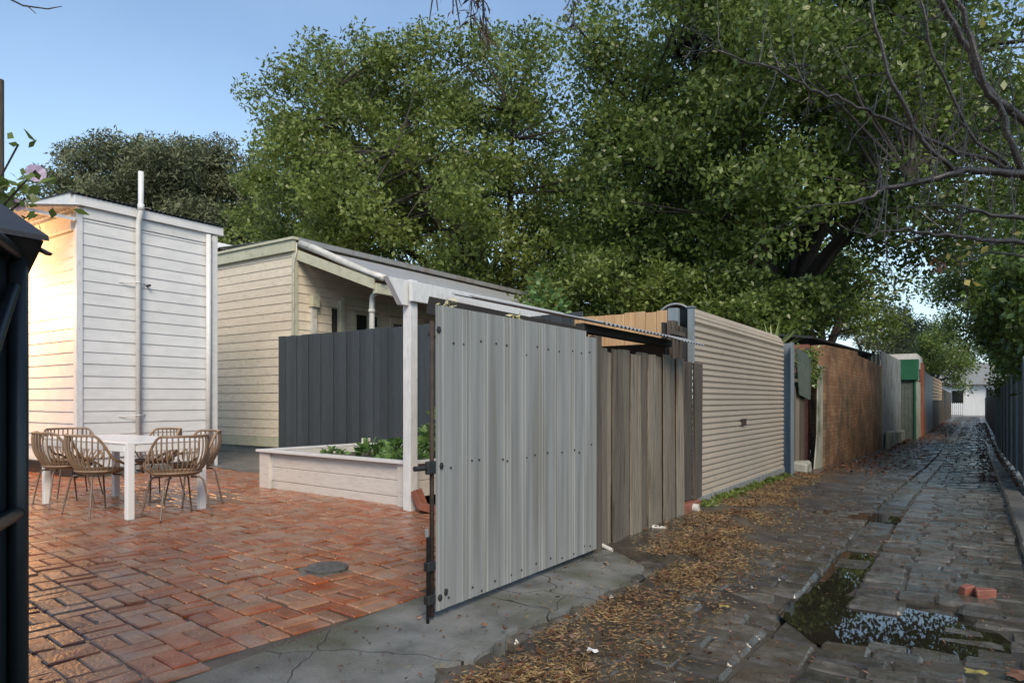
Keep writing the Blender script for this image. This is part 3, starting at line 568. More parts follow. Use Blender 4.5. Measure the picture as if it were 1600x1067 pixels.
# ------------------------------------------------------------------ lean-to and paling fence beside the grey gate
N_ = thing('lean_to', (-3.5, 5.6, 0), 'lean-to with old corrugated iron roof behind the grey gate', 'shed')
put('roof', MB().prof(wave(1.92, .076, .011), .003, 1.3, lambda a, b_, l: (-2.36-l, 4.72+a, 1.79+b_+l*.243)).mesh('roof'), K['iron'], N_)
put('back_roof', MB().prof(wave(.7, .076, .011), .003, 1.25, lambda a, b_, l: (-3.6-l, 5.94+a, 2.085+b_+l*.243)).mesh('broof'), K['iron'], N_)
put('roof_lip', MB().prof(wave(.62, .076, .008), .003, .25, lambda a, b_, l: (-2.23-l*.6, 6.06+a, 1.745+b_+l*.2)).mesh('lip'), K['iron'], N_)
put('roof_batten', MB().cbox(-2.62, -2.54, 4.74, 6.62, 1.735, 1.805).mesh('batten'), K['dark'], N_)
put('side_wall', MB().box(-4.9, -2.62, 6.64, 6.68, 0, 1.78).mesh('sw'), K['dark'], N_)
put('side_board', MB().cbox(-4.2, -2.60, 4.76, 4.80, 1.66, 1.82, M=TR(-2.6, 0, 1.8) @ Matrix.Rotation(R(13.5), 4, 'Y') @ TR(2.6, 0, -1.84)).mesh('sb'), K['dark'], N_)
for x, y in ((-2.62, 4.82),): put('post', MB().box(x-.05, x+.05, y-.05, y+.05, -.1, 1.74 if x > -3 else 2.28).mesh('npost'), K['dark'], N_)
Pf = thing('paling_fence', (-2.52, 5, 0), 'weathered grey timber paling fence between the grey gate and the roller door', 'fence')
y = 4.86; i = 0
ws = [.07, .10, .13, .17, .2, .18, .2, .17, .19, .16, .2, .18]
for i, wd in enumerate(ws):
    if y > 6.72: break
    top = 1.62+rng.gauss(0, .018); xx = -2.5+(.012 if i % 2 else -.012)+rng.gauss(0, .0012)
    put('paling', MB().cbox(xx-.016, xx+.004, y-.006, y+wd+.008, .02+rng.random()*.05-.06, top, .004, .006, M=TR(xx, y, 0) @ Matrix.Rotation(rng.gauss(0, .003), 4, 'X') @ TR(-xx, -y, 0)).mesh('paling'), K['pal'], Pf)
    y += wd
put('post', MB().cbox(-2.53, -2.44, 4.77, 4.85, -.1, 1.7, .008, .008).mesh('ppost'), K['pald'], Pf)
put('shade_backing', MB().box(-2.66, -2.61, 4.86, 6.7, .0, 1.5).mesh('gap_shade'), K['dark'], Pf)  # dark sheet added behind the palings; its colour stands in for shade in the gaps
for z in (.35, 1.35): put('rail', MB().box(-2.6, -2.53, 4.9, 6.7, z, z+.08).mesh('prail'), K['pald'], Pf)
Ps = thing('dark_palings', (-2.58, 7, 0), 'narrow strip of dark brown palings against the roller door', 'fence')
for y0, y1, z1, x0 in ((6.74, 6.84, 1.63, -2.56), (6.86, 6.98, 1.60, -2.57), (7.0, 7.20, 1.61, -2.565), (7.19, 7.425, 1.60, -2.53)):
    put('paling', MB().cbox(x0, x0+.03, y0, y1, .13, z1, .004, .006).mesh('dpal'), K['pald'], Ps)
for y0 in (6.72, 6.82, 6.93, 7.05): put('slat', MB().cbox(-2.64, -2.61, y0, y0+.055, 1.4, 2.02+rng.gauss(0, .02), .004, .004).mesh('slat'), K['pald'], Ps)
put('rail', MB().box(-2.61, -2.585, 6.72, 7.12, 1.88, 1.92).mesh('srail'), K['pald'], Ps)
put('shade_backing', MB().box(-2.68, -2.65, 6.68, 7.42, -.05, 2.0).mesh('shade_backing'), K['dark'], Ps)  # added dark panel, painting shade into slits that would otherwise show bright
put('sole_brick', MB().cbox(-2.62, -2.48, 6.85, 7.3, -.05, .12, .01, .008).mesh('sole'), K['looseb'], Ps)
Pn = thing('pine_fence', (-3, 7.2, 0), 'new orange pine paling fence behind the lean-to roof', 'fence')
x = -2.82
while x > -3.95:
    wd = .13; put('paling', MB().cbox(x-wd+.004, x, 7.20, 7.216, 0, 2.19+rng.gauss(0, .006)).mesh('pineb'), K['pine'], Pn); x -= wd
for z in (.4, 1.9): put('rail', MB().box(-3.95, -2.82, 7.218, 7.26, z, z+.08).mesh('pinerail'), K['pine'], Pn)
put('end_post', MB().cbox(-2.81, -2.70, 7.19, 7.27, -.1, 2.21).mesh('endp'), K['post'], Pn)
# roller door
RX = -2.60; Rd = thing('roller_door', (RX, 9.6, 0), 'beige corrugated roller door with round drum on top', 'door')
pts = []; z = .10
while z < 2.06:
    pts += [(z, 0), (z+.034, 0), (z+.042, -.026), (z+.062, -.026)]; z += .070
zc, rc = z, .215
for k in range(1, 40):
    a = math.pi*1.15*k/40; rr = rc+(.010 if k % 3 else -.006)
    pts.append((zc+rr*math.sin(a), -rc+rr*math.cos(a)))
put('curtain', MB().prof(pts, .003, 4.30, lambda a, b_, l: (RX+b_, 7.43+l, a)).mesh('curtain'), K['roller'], Rd)
put('bottom_rail', MB().cbox(RX-.02, RX+.02, 7.43, 11.73, .02, .105).mesh('brail'), K['galv'], Rd)
put('drum_ring', MB().tube([(RX-rc+.225*math.cos(a), 7.415, zc+.225*math.sin(a)) for a in [math.pi*1.25*k/24 for k in range(25)]], .014, 6).mesh('ring', True), K['iron'], Rd)
put('drum_core', MB().tube([(RX-rc, 7.36, zc), (RX-rc, 11.8, zc)], .05, 10).mesh('core'), K['black'], Rd)
put('drum_disc', MB().tube([(RX-rc, 7.52, zc), (RX-rc, 7.53, zc)], .2, 20).mesh('disc'), K['black'], Rd)
put('guide', MB().prof([(0, .06), (0, 0), (.06, 0), (.06, .06)], .004, .62, lambda a, b_, l: (RX+.02-b_, 7.345+a, 1.60+l)).mesh('guide'), K['post'], Rd)
put('guide_cap', MB().cbox(RX-.06, RX+.035, 7.33, 7.42, 2.22, 2.235).mesh('gcap'), K['post'], Rd)
hd = put('handle', MB().cbox(RX, RX+.03, 9.28, 9.44, .86, .95).mesh('handle'), K['rust'], Rd)
put('steel_post', MB().prof([(.0, .0), (.24, 0), (.24, .2), (.2, .2)], .006, 2.30, lambda a, b_, l: (-2.50-b_, 11.80+a, -.15+l)).mesh('spost'), K['post'], None, None, 'blue grey folded steel post at the right end of the roller door', 'post')
# three drain pipe ends
gpp = 'pvc pipe ends at the foot of the fences'
def pipe_end(x, y, z, dx, dy, dz, r_, L, lab):
    m = MB(); n = 16; d = Vector((dx, dy, dz)).normalized(); a = d.orthogonal().normalized(); b_ = a.cross(d); P0 = Vector((x, y, z)); V = []
    for q, rr in ((0, r_), (L, r_), (L, r_*.84), (L-.12, r_*.82)):
        V += [P0+d*q+(a*math.cos(2*math.pi*k/n)+b_*math.sin(2*math.pi*k/n))*rr for k in range(n)]
    m.add(V, [(i*n+k, i*n+(k+1) % n, (i+1)*n+(k+1) % n, (i+1)*n+k) for i in range(3) for k in range(n)]+[tuple(range(3*n, 4*n))])
    put('pvc_pipe', m.mesh('pipe'), K['pvc'], None, None, lab, 'pipe', gpp)
pipe_end(-2.62, 7.06, .075, 1, .12, -.12, .048, .2, 'largest white pvc pipe end below the dark palings')
pipe_end(-2.50, 6.0, .0, 1, .3, -.1, .042, .13, 'white pvc pipe end halfway along the weathered palings')
pipe_end(-2.52, 4.96, .04, 1, -.1, -.3, .018, .13, 'thin grey pipe end at the gate corner of the palings')

# ------------------------------------------------------------------ left side further down the lane
O = thing('old_palings', (-2.72, 13, 0), 'leaning old brown palings just past the blue grey post', 'fence')
y = 12.15
while y < 13.9:
    wd = rng.uniform(.12, .2); put('paling', MB().cbox(-2.74, -2.715, y, y+wd-.015, -.2, rng.choice((1.45, 1.5, 1.55, 1.8)), .005, .01).mesh('opal'), K['pald' if rng.random() < .6 else 'pal'], O); y += wd
put('rail', MB().cbox(-2.71, -2.66, 12.1, 13.9, 1.18+.34, 1.24+.34).mesh('orail'), K['pal'], O)
put('stone_block', MB().cbox(-2.8, -2.48, 13.0, 13.5, -.35, .1, .04, .03).mesh('block'), K['asb'], None, None, 'mossy concrete block at the foot of the old palings', 'block')
put('hanging_sheet', MB().prism([(13.2, 1.3), (14.2, 1.2), (14.3, 2.05), (12.9, 2.12)], lambda a, b_: (-2.66, a, b_), lambda a, b_: (-2.655+.03*(b_-1.2), a, b_)).mesh('hsheet'), K['gsheet'], None, None, 'grey green torn sheet hung on the old palings', 'sheet')
put('cement_panel', MB().prism([(14.25, -.3), (15.2, -.3), (15.2, 1.9), (14.7, 1.9), (14.6, .5)], lambda a, b_: (-2.62, a, b_), lambda a, b_: (-2.60, a, b_)).mesh('panel'), K['asb'], None, None, 'pale mossy cement sheet panel left of the brick wall', 'panel')
def wallp(name, y0, y1, za, zb, x0, x1, m, lab, cat, group=None):
    put(name, MB().prism([(y0, prof(y0)-.2), (y1, prof(y1)-.2), (y1, zb), (y0, za)], lambda a, b_: (x0, a, b_), lambda a, b_: (x1, a, b_)).mesh(name), m, None, None, lab, cat, group)
wallp('brick_wall', 15.3, 20.05, 2.34, 2.48, -2.85, -2.58, K['bwall'], 'old mossy brick wall nearer the roller door', 'brick wall', 'old brick walls')
wallp('brick_wall', 20.15, 25.8, 2.40, 2.32, -2.85, -2.60, K['bwall'], 'darker brick wall next to the blue corrugated iron', 'brick wall', 'old brick walls')
put('brick_return', MB().box(-3.5, -2.86, 15.05, 15.28, -.4, 2.35).mesh('ret'), K['looseb'], None, None, 'dark red brick pier behind the cement panel', 'pier')
I_ = thing('iron_shed', (-2.6, 29, 0), 'blue grey corrugated iron shed past the brick walls', 'shed')
put('wall', MB().prof(wave(7.1, .12, .02), .004, 3.4, lambda a, b_, l: (-2.62-b_, 25.82+a, -.55+l)).mesh('iwall'), K['ironb'], I_)
put('end_wall', MB().prof(wave(4, .12, .02), .004, 3.3, lambda a, b_, l: (-2.65-a, 25.83-b_, -.55+l)).mesh('iend'), K['ironb'], I_)
put('roof', MB().prism([(-2.86, 2.86), (-6, 3.25), (-6, 3.31), (-2.86, 2.91)], lambda a, b_: (a, 15.6, b_-.35), lambda a, b_: (a, 33, b_)).mesh('iroof'), K['dtimb'], I_)
for k in range(4): put('sleeper', MB().cbox(-2.56, -2.40, 26.3+k*1.5, 27.6+k*1.5, -.6, .12-.05*k, .02, .02).mesh('slp'), K['asb'], I_)
J = thing('garage', (-2.3, 33.2, 0), 'garage with dark roller shutter under a green fascia jutting into the lane', 'garage')
put('shutter', MB().prof(wave(.56, .05, .008), .004, 2.7, lambda a, b_, l: (-2.63+a, 33.0-b_, -.6+l)).mesh('shut'), K['gsheet'], J)
put('fascia', MB().cbox(-2.66, -1.98, 32.85, 33.6, 2.05, 2.90).mesh('gfas'), K['green'], J)
put('green_post', MB().cbox(-2.13, -2.06, 32.94, 33.1, -.6, 2.06).mesh('gpost'), K['green'], J)
put('side_wall', MB().box(-2.6, -2.08, 33.12, 36.2, -.6, 2.0).mesh('gside'), K['asb'], J)
put('roof_box', MB().box(-4, -2.1, 34, 38, 2.6, 3.2).mesh('rbox'), K['whitew'], J)
for (y0, y1, z1, x1, m, lab, cat) in ((36.3, 38.0, 2.9, -2.0, 'redb', 'red brown door panel past the green fascia', 'door'), (38.1, 45.6, 2.6, -2.05, 'galv', 'pale grey steel fence past the red brown panel', 'fence'), (59.2, 80, 2.0, -2.0, 'pald', 'dark paling fence at the far left end of the lane', 'fence')):
    wallp('lane_panel', y0, y1, z1, z1-.1, x1-.12, x1, K[m], lab, cat)
Tf = thing('slatted_fence', (-2.05, 50, 0), 'brown horizontal slatted fence far down the left side', 'fence')
for k in range(7): put('slat', MB().cbox(-2.08, -2.05, 45.8, 59, 1.2+k*.2, 1.36+k*.2).mesh('tslat'), K['pine'], Tf)
put('lower_boards', MB().box(-2.12, -2.09, 45.8, 59, -.6, 2.5).mesh('tlow'), K['pald'], Tf)
# white house and picket fence across the street
X = thing('far_house', (1, 96, -.5), 'white house with pale green roof across the street at the end', 'house')
put('wall', MB().box(-4, 8, 95, 102, -.6, 3.0).mesh('fw'), K['white'], X)
put('roof', MB().prism([(-5, 3.0), (9, 3.0), (6, 5.4), (-2, 5.4)], lambda a, b_: (a, 94.2, b_), lambda a, b_: (a, 103, b_)).mesh('fr'), K['iron'], X)
put('verandah_post', MB().box(-.9, -.7, 93.6, 93.8, -.6, 2.9).mesh('fp'), K['white'], X); put('verandah_post', MB().box(2.2, 2.4, 93.6, 93.8, -.6, 2.9).mesh('fp'), K['white'], X)
put('window', MB().box(1.0, 2.2, 94.9, 94.98, .8, 2.4).mesh('fwin'), K['glass'], X); put('door', MB().box(-2.3, -1.2, 94.9, 94.98, -.5, 2.3).mesh('fdoor'), K['glass'], X)
Y_ = thing('picket_fence', (0, 91, -.5), 'white picket fence across the street at the lane end', 'fence')
x = -5.0; pm = MB().prism([(0, 0), (.16, 0), (.16, 1.25), (.08, 1.36), (0, 1.25)], lambda a, b_: (a, 0, b_), lambda a, b_: (a, .03, b_)).mesh('picket')
while x < 6: put('picket', pm, K['white'], Y_, TR(x, 91, -.45)); x += .19
for z in (.0, .6): put('rail', MB().box(-5, 6, 91.04, 91.09, z, z+.1).mesh('pkrail'), K['white'], Y_)
# right-hand fence
Q = thing('right_fence', (.66, 12, 0), 'grey steel sheet fence along the right side of the lane', 'fence')
y = 11.4
while y < 34:
    L = 2.4; put('panel', MB().prof(wave(L-.06, .2, .016, 4), .003, 2.0, lambda a, b_, l, y=y: (.68+b_, y+.03+a, prof(y)+.05+l)).mesh('rpanel'), K['gsheet'], Q)
    put('post', MB().box(.63, .72, y-.03, y+.03, prof(y)-.1, prof(y)+2.1).mesh('rpost'), K['post'], Q); y += L
wallp('right_palings', 34, 80, 1.4, 1.4, .72, .85, K['pald'], 'dark paling fence at the far right end of the lane', 'fence')

# ------------------------------------------------------------------ table and chairs
Tb = thing('dining_table', (-8.05, 3.92, 0), 'white rectangular outdoor dining table on the brick courtyard', 'table')
TX0, TX1, TY0, TY1, TZ = -8.95, -7.0, 3.48, 4.32, .775
put('tabletop', MB().cbox(TX0, TX1, TY0, TY1, TZ-.022, TZ, .003).mesh('top'), K['table'], Tb)
ap = MB()
for q in ((TX0+.09, TX1-.09, TY0+.008, TY0+.03), (TX0+.09, TX1-.09, TY1-.03, TY1-.008), (TX0+.008, TX0+.03, TY0+.09, TY1-.09), (TX1-.03, TX1-.008, TY0+.09, TY1-.09)): put('apron', MB().cbox(*q, TZ-.10, TZ-.023).mesh('apron'), K['table'], Tb)
for x in (TX0, TX1-.068):
    for y in (TY0, TY1-.068): put('leg', MB().cbox(x, x+.068, y, y+.068, .0, TZ-.0225, .003).mesh('leg'), K['table'], Tb)
def make_chair():
    c = thing('dining_chair', (0, 0, 0), 'x', 'chair', 'tan slatted dining chairs')
    def top(p):
        hgt = .83-.0*abs(p)-.27*sm(48, 96, abs(math.degrees(p)))**1.2
        return Vector((.30*math.sin(p), -.29*math.cos(p)+.02, hgt))
    def bot(p): return Vector((.205*math.sin(p), -.175*math.cos(p)+.02, .435))
    def mid(p, t_):
        a, b_ = bot(p), top(p); q = a.lerp(b_, t_); q.x += (b_.x-a.x)*(.42*math.sin(t_*math.pi)); q.y += (b_.y-a.y)*(.42*math.sin(t_*math.pi)); return q
    sl = MB(); N2 = 21
    for k in range(N2):
        p = R(-100+200*k/(N2-1)); sl.tube([mid(p, t_/6) for t_ in range(7)], .0085, 5, False)
    put('back_slats', sl.mesh('slats', True), K['rattan'], c)['kind'] = 'stuff'
    rp = [top(R(-100+200*k/40)) for k in range(41)]
    arm = [Vector((-.25, .22, .455)), Vector((-.285, .17, .50))]; arm2 = [Vector((-v.x, v.y, v.z)) for v in arm][::-1]
    put('rim', MB().tube(arm+rp+arm2, .013, 8).mesh('rim', True), K['rattan'], c)
    V = [(0, .02, .425)]; n = 32; F = []
    for rr, z in ((.5, .427), (.85, .435), (1.0, .455)):
        for k in range(n):
            a = 2*math.pi*k/n; V.append((.235*math.cos(a)*rr, .02+(.235 if math.sin(a) > 0 else .195)*math.sin(a)*rr, z))
    F += [(0, 1+k, 1+(k+1) % n) for k in range(n)]+[(1+i*n+k, 1+(i+1)*n+k, 1+(i+1)*n+(k+1) % n, 1+i*n+(k+1) % n) for i in (0, 1) for k in range(n)]
    m = len(V); V += [(x, y, z-.014) for x, y, z in V]; F += [tuple(i+m for i in f)[::-1] for f in F]+[(1+2*n+k, 1+2*n+k+m, 1+2*n+(k+1) % n+m, 1+2*n+(k+1) % n) for k in range(n)]
    put('seat', MB().add(V, F).mesh('seat', True), K['rattan'], c)
    put('seat_rim', MB().tube([(.24*math.cos(a), .02+(.24 if math.sin(a) > 0 else .2)*math.sin(a), .455) for a in [2*math.pi*k/28 for k in range(29)]], .011, 6).mesh('srim', True), K['rattan'], c)
    for sx_ in (-1, 1):
        for sy_ in (-1, 1): put('leg', MB().tube([(sx_*.1, sy_*.1+.02, .405), (sx_*.17, sy_*.15+.02, .40), (sx_*.195, sy_*.17+.02, .37), (sx_*.255, sy_*.225+.02, .012), (sx_*.257, sy_*.227+.02, 0)], [.010, .010, .010, .0085, .012], 8).mesh('leg', True), K['leg'], c)
    return c
ch = make_chair()
spots = [(-8.62, 3.55, -4, 'tan slatted dining chair at the left end of the near table side'), (-7.70, 3.50, 5, 'tan slatted dining chair beside the near left table leg'),
         (-6.80, 3.88, 84, 'tan slatted dining chair nearest the camera at the table end'), (-7.52, 4.50, 172, 'tan slatted dining chair on the far side at the right'),
         (-8.45, 4.55, 184, 'tan slatted dining chair on the far side behind the nearest chair'), (-9.42, 4.0, -92, 'tan slatted dining chair at the far table end by the wall')]
for i, (x, y, a, lab) in enumerate(spots):
    M = TR(x, y, .006, R(a))
    if i == 0: first = M; ch['label'] = lab
    else: clone(ch, M, label=lab)
ch.matrix_basis = first

# ------------------------------------------------------------------ trees
def crown(clumps, n_each, size, wid, spread, droop=.4, flat=.75):
    P = []
    for c, r_ in clumps:
        n = int(n_each*(r_/spread)**2*rng.uniform(.6, 1.2)); g_ = nr.normal(size=(n, 3)); g_ /= np.linalg.norm(g_, axis=1)[:, None]
        rad = r_*nr.random((n, 1))**.45; q = g_*rad; q[:, 2] *= flat; P.append(np.array(c)+q)
    P = np.concatenate(P); return leafset(len(P), P, size, wid, droop)
def bez(a, b_, lift, n=6):
    a, b_ = Vector(a), Vector(b_); c = (a+b_)/2+Vector((0, 0, lift)); return [a*(1-t_)**2+c*2*t_*(1-t_)+b_*t_*t_ for t_ in [k/n for k in range(n+1)]]
def tree(name, base, fork, cen, rad, nc, n_each, cr, size, wid, lm, label, nl=9, tr=.3, group=None, cat='tree', seed=1, low=-.75, shape=None, droop=.4):
    q = random.Random(seed); t_ = thing(name, base, label, cat, group); cen = Vector(cen); cl = []; tries = 0
    while len(cl) < nc and tries < nc*40:
        tries += 1; v = Vector((q.gauss(0, 1), q.gauss(0, 1), q.gauss(0, 1))).normalized()
        if v.z < low: continue
        rr = q.random()**.33*(1+.16*mnoise.noise(v*2.3+Vector((seed, 0, 0)))*2)
        p = cen+Vector((v.x*rad[0], v.y*rad[1], v.z*rad[2]))*rr
        if shape and not shape(p): continue
        cl.append((tuple(p), cr*q.uniform(.65, 1.25)))
    put('crown', np_mesh('crown', crown(cl, n_each, size, wid, cr, droop), 4, [(0, 1, 2, 3)]), lm, t_)
    b0 = Vector(base); f0 = Vector(fork)
    put('trunk', MB().tube([b0, b0.lerp(f0, .35)+Vector((q.gauss(0, .08), q.gauss(0, .08), 0)), b0.lerp(f0, .7)+Vector((q.gauss(0, .1), q.gauss(0, .1), 0)), f0], [tr*1.35, tr*1.05, tr*.95, tr*.85], 12).mesh('trunk', True), K['bark'], t_)
    ends = q.sample(cl, min(nl, len(cl))); paths = []
    for c, r_ in ends:
        pth = bez(f0, Vector(c), q.uniform(.2, 1.2), 8); paths += pth[2:]
        put('limb', MB().tube(pth, [tr*.62*(1-k/8)**.8+.025 for k in range(9)], 8).mesh('limb', True), K['bark'], t_)
    tw = MB()
    for c, r_ in cl:
        c = Vector(c); s_ = min(paths, key=lambda p: (p-c).length+max(0, p.z-c.z)*.5); tw.tube(bez(s_, c, .15, 4), [.06*tr/.3, .045*tr/.3, .03*tr/.3, .02, .01], 5, False)
    put('branches', tw.mesh('branches', True), K['bark'], t_, kind='stuff')
    return t_
tree('broad_tree', (-15.6, 22.4, -.3), (-15.3, 22.1, 4.2), (-18.7, 20.2, 8.4), (7.8, 6.2, 7.2), 440, 430, .95, .165, .10, K['lf1'], 'large spreading green tree behind the cream house', 12, .3, 'large trees behind the fences', seed=4, low=-.8)
tree('broad_tree', (-4.6, 20.6, -.4), (-4.5, 20.4, 3.6), (-4.7, 20.3, 8.7), (6.3, 5.0, 6.9), 460, 430, .95, .155, .095, K['lf2'], 'tallest dark green tree behind the brick wall', 12, .27, 'large trees behind the fences', seed=9, low=-.9, shape=lambda p: not (p.x > -3.6 and p.z < 5.2) and p.z > 2.3)
tree('broad_tree', (-9.5, 25.5, -.4), (-9.5, 25.4, 3.5), (-10, 25.2, 6.8), (5.2, 3.8, 5.2), 220, 380, .95, .19, .115, K['lf2'], 'dark green tree between the two largest trees, lower and farther back', 7, .24, 'large trees behind the fences', seed=13, low=-.8)
tree('broad_tree', (-5.6, 33, -.5), (-5.6, 33, 3), (-5.6, 33, 5.6), (2.8, 3.5, 2.8), 70, 280, .95, .2, .12, K['lf2'], 'green tree standing behind the iron shed roof', 8, .2, 'large trees behind the fences', seed=17, low=-.75)
tree('understorey_tree', (-7.6, 16.5, -.3), (-7.6, 16.5, 1.8), (-8.0, 16.6, 3.5), (3.4, 1.5, 1.7), 80, 330, .7, .14, .085, K['lf1'], 'bushy lower tree behind the pine fence and lean-to', 6, .1, None, seed=61)
tree('understorey_tree', (-4.4, 17.0, -.3), (-4.4, 17.0, 1.8), (-4.5, 17.2, 3.3), (1.5, 1.8, 1.3), 45, 330, .6, .14, .085, K['lf2'], 'bushy dark tree directly behind the roller door drum', 5, .1, None, seed=67)
tree('gum_tree', (-42, 23, -.5), (-42, 23, 7), (-41, 23, 11.9), (6.5, 6.5, 5.0), 170, 900, 1.3, .3, .09, K['lfe'], 'dome shaped grey green tree far behind the white outbuilding', 10, .5, None, seed=21, low=-.45, droop=.2)
tree('olive_tree', (-4.4, 39, -.5), (-4.4, 39, 2.2), (-4.3, 38.6, 4.6), (2.0, 1.8, 1.7), 40, 380, .6, .13, .07, K['lfp'], 'pale olive shrub tree above the blue iron shed', 6, .1, None, seed=25)
tree('street_tree', (-2.9, 62, -.5), (-2.8, 62, 2), (-2.6, 61, 4.6), (2.4, 5, 2.9), 60, 260, .9, .2, .12, K['lf2'], 'dark leafy tree at the far left end of the lane', 6, .2, None, seed=29)
tree('ivy_hedge', (1.3, 21, -.4), (1.25, 21, 2.0), (.95, 22.0, 2.6), (.95, 9, 2.2), 280, 300, .55, .12, .08, K['ivy'], 'glossy ivy hedge spilling over the right fence', 8, .14, None, 'hedge', seed=33, low=-.6, shape=lambda p: p.x > .6+.012*(p.y-15) or (p.z > 2.9 and p.x > .2))
tree('street_tree', (2.6, 46, -.5), (2.4, 46, 2.4), (2.2, 45, 4.4), (2.0, 8, 2.9), 80, 280, .85, .17, .1, K['ivy'], 'yellowish green tree over the far right end of the lane', 6, .2, None, seed=37, low=-.7, shape=lambda p: p.x > 1.3 or (p.z > 3.4 and p.x > .2))
tree('ivy_hedge', (-3.0, 14.3, -.2), (-2.9, 14.3, 1.2), (-2.8, 14.35, 1.75), (.22, .4, .55), 14, 90, .2, .07, .05, K['ivy'], 'ivy climbing over the torn sheet left of the brick wall', 3, .03, None, 'ivy', seed=41)
for (x, y, lab, s_) in ((-5.5, 95, 'dark tree across the street at the left', 51), (6.5, 94, 'dark tree across the street at the right', 53)):
    tree('street_tree', (x, y+9, -.5), (x, y+9, 3), (x, y+9, 6.5), (4.5, 3, 4.5), 60, 260, 1.5, .35, .2, K['lf2'], lab, 6, .25, 'trees across the street', seed=s_)
tree('broad_tree', (3.8, 38, -.5), (3.6, 38, 3.0), (2.0, 38, 7.4), (3.6, 5.0, 4.6), 150, 330, .95, .16, .1, K['lf2'], 'green tree beyond the right fence hanging over the lane', 8, .2, 'large trees behind the fences', seed=71, low=-.9)
# foliage clump peeping over the lean-to, and flowers at the gate top
plant('shrub', -5.9, 9.6, 1.9, 1.55, .8, 420, .12, .08, 'light green shrub showing above the lean-to roof', 'shrub', K['veg'])
for x, y, z, lab in ((-2.56, 3.08, 1.62, 'pale flower stem rising behind the gate near the beam'), (-2.62, 3.9, 1.63, 'pale yellow flower peeping over the middle of the gate')):
    t_ = thing('flower_stem', (x, y, 0), lab, 'flower', 'flowers behind the gate')
    put('stem', MB().tube([(x, y, .0), (x, y, z+.13)], .006, 5).mesh('fs'), K['veg'], t_)
    p = np.tile([x, y, z+.13], (14, 1))+nr.normal(size=(14, 3))*.02; put('petals', np_mesh('fpet', leafset(14, p, .05, .02, 0), 4, [(0, 1, 2, 3)]), K['wfl'], t_)
# yucca
yc = thing('yucca', (-3.1, 12.6, 0), 'spiky yellow green yucca behind the blue grey post', 'plant'); V = []
for k in range(46):
    a = rng.uniform(0, 6.28); el = rng.uniform(-.35, 1.35); L = rng.uniform(.5, .85); d = Vector((math.cos(a)*math.cos(el), math.sin(a)*math.cos(el), math.sin(el))); s_ = d.cross(Vector((0, 0, 1))).normalized()*.028; c = Vector((-3.0, 12.65, 2.0))
    V += [c, c+d*L*.4+s_, c+d*L-Vector((0, 0, .08)), c+d*L*.4-s_]
put('blades', np_mesh('blades', np.array([tuple(v) for v in V]), 4, [(0, 1, 2, 3)]), K['blade'], yc); put('trunk', MB().tube([(-3.0, 12.65, -.2), (-3.0, 12.65, 2.0)], .07, 8).mesh('ytr'), K['bark'], yc)

# ------------------------------------------------------------------ bare tree reaching in from the right
BT = thing('bare_tree', (1.08, 8.16, -.1), 'bare wet grey tree reaching in from the upper right', 'tree')
put('trunk', MB().tube([(1.09, 8.21, -.5), (1.06, 8.19, 1.5), (1.04, 8.16, 2.4), (1.03, 8.16, 2.96)], [.2, .17, .13, .10], 12).mesh('btrunk', True), K['barkw'], BT)
LIMBS = [
 ([(1.03,8.16,2.91),(0.35,7.49,3.19),(0.05,7.19,3.19),(-0.1,7.05,3.17),(-0.29,6.85,3.1),(-0.45,6.7,3.03),(-0.64,6.51,2.99),(-0.71,6.43,2.89),(-0.86,6.28,2.84),(-1.21,5.92,2.77)], 0.055, 0.014),
 ([(-0.1,7.05,3.17),(-0.25,6.89,3.25),(-0.37,6.78,3.41),(-0.45,6.7,3.57),(-0.58,6.56,3.86),(-0.66,6.48,4.2),(-0.73,6.41,4.55),(-0.77,6.37,4.86)], 0.034, 0.016),
 ([(1.03,8.16,2.91),(0.36,7.78,3.24),(0.15,7.6,3.37),(-0.06,7.39,3.41),(-0.31,7.14,3.49),(-0.47,6.98,3.58),(-0.74,6.71,3.71),(-0.86,6.59,3.73),(-1.0,6.45,3.83),(-1.17,6.28,3.85),(-1.32,6.13,3.96),(-1.45,6.0,4.02),(-1.64,5.79,4.05),(-1.79,5.65,4.13),(-1.83,5.6,4.21)], 0.034, 0.007),
 ([(1.03,8.16,2.91),(0.66,8.05,3.47),(0.37,7.96,3.81),(0.16,7.78,3.98),(0.02,7.65,4.2),(-0.06,7.57,4.42),(-0.17,7.47,4.67),(-0.27,7.36,4.86),(-0.41,7.23,5.19)], .062, .036),
 ([(1.03,8.16,2.91),(0.55,7.81,3.13),(0.34,7.65,3.31),(0.26,7.58,3.53),(0.19,7.51,3.78),(0.07,7.39,3.99),(-0.04,7.29,4.42),(-0.14,7.19,4.73),(-0.21,7.12,5.06)], 0.045, 0.03),
 ([(1.03,8.16,2.91),(0.34,7.26,2.55),(0.14,7.05,2.54),(-0.05,6.85,2.55),(-0.28,6.62,2.57),(-0.47,6.43,2.6),(-0.61,6.28,2.56),(-0.73,6.16,2.51)], 0.036, 0.008),
 ([(1.03,8.16,2.91),(0.33,7.08,2.71),(0.1,6.82,2.71),(-0.11,6.61,2.77),(-0.32,6.4,2.78)], 0.036, 0.007),
 ([(0.23,7.43,3.29),(-0.01,7.19,3.44),(-0.14,7.07,3.77),(-0.3,6.91,4.16),(-0.39,6.81,4.56),(-0.43,6.78,4.84)], 0.022, 0.012),
 ([(1.03,8.16,2.91),(0.53,7.59,2.41),(0.34,7.37,2.45),(0.11,7.14,2.46),(-0.11,6.91,2.36)], 0.025, 0.007)]
tw = MB(); q = random.Random(5)
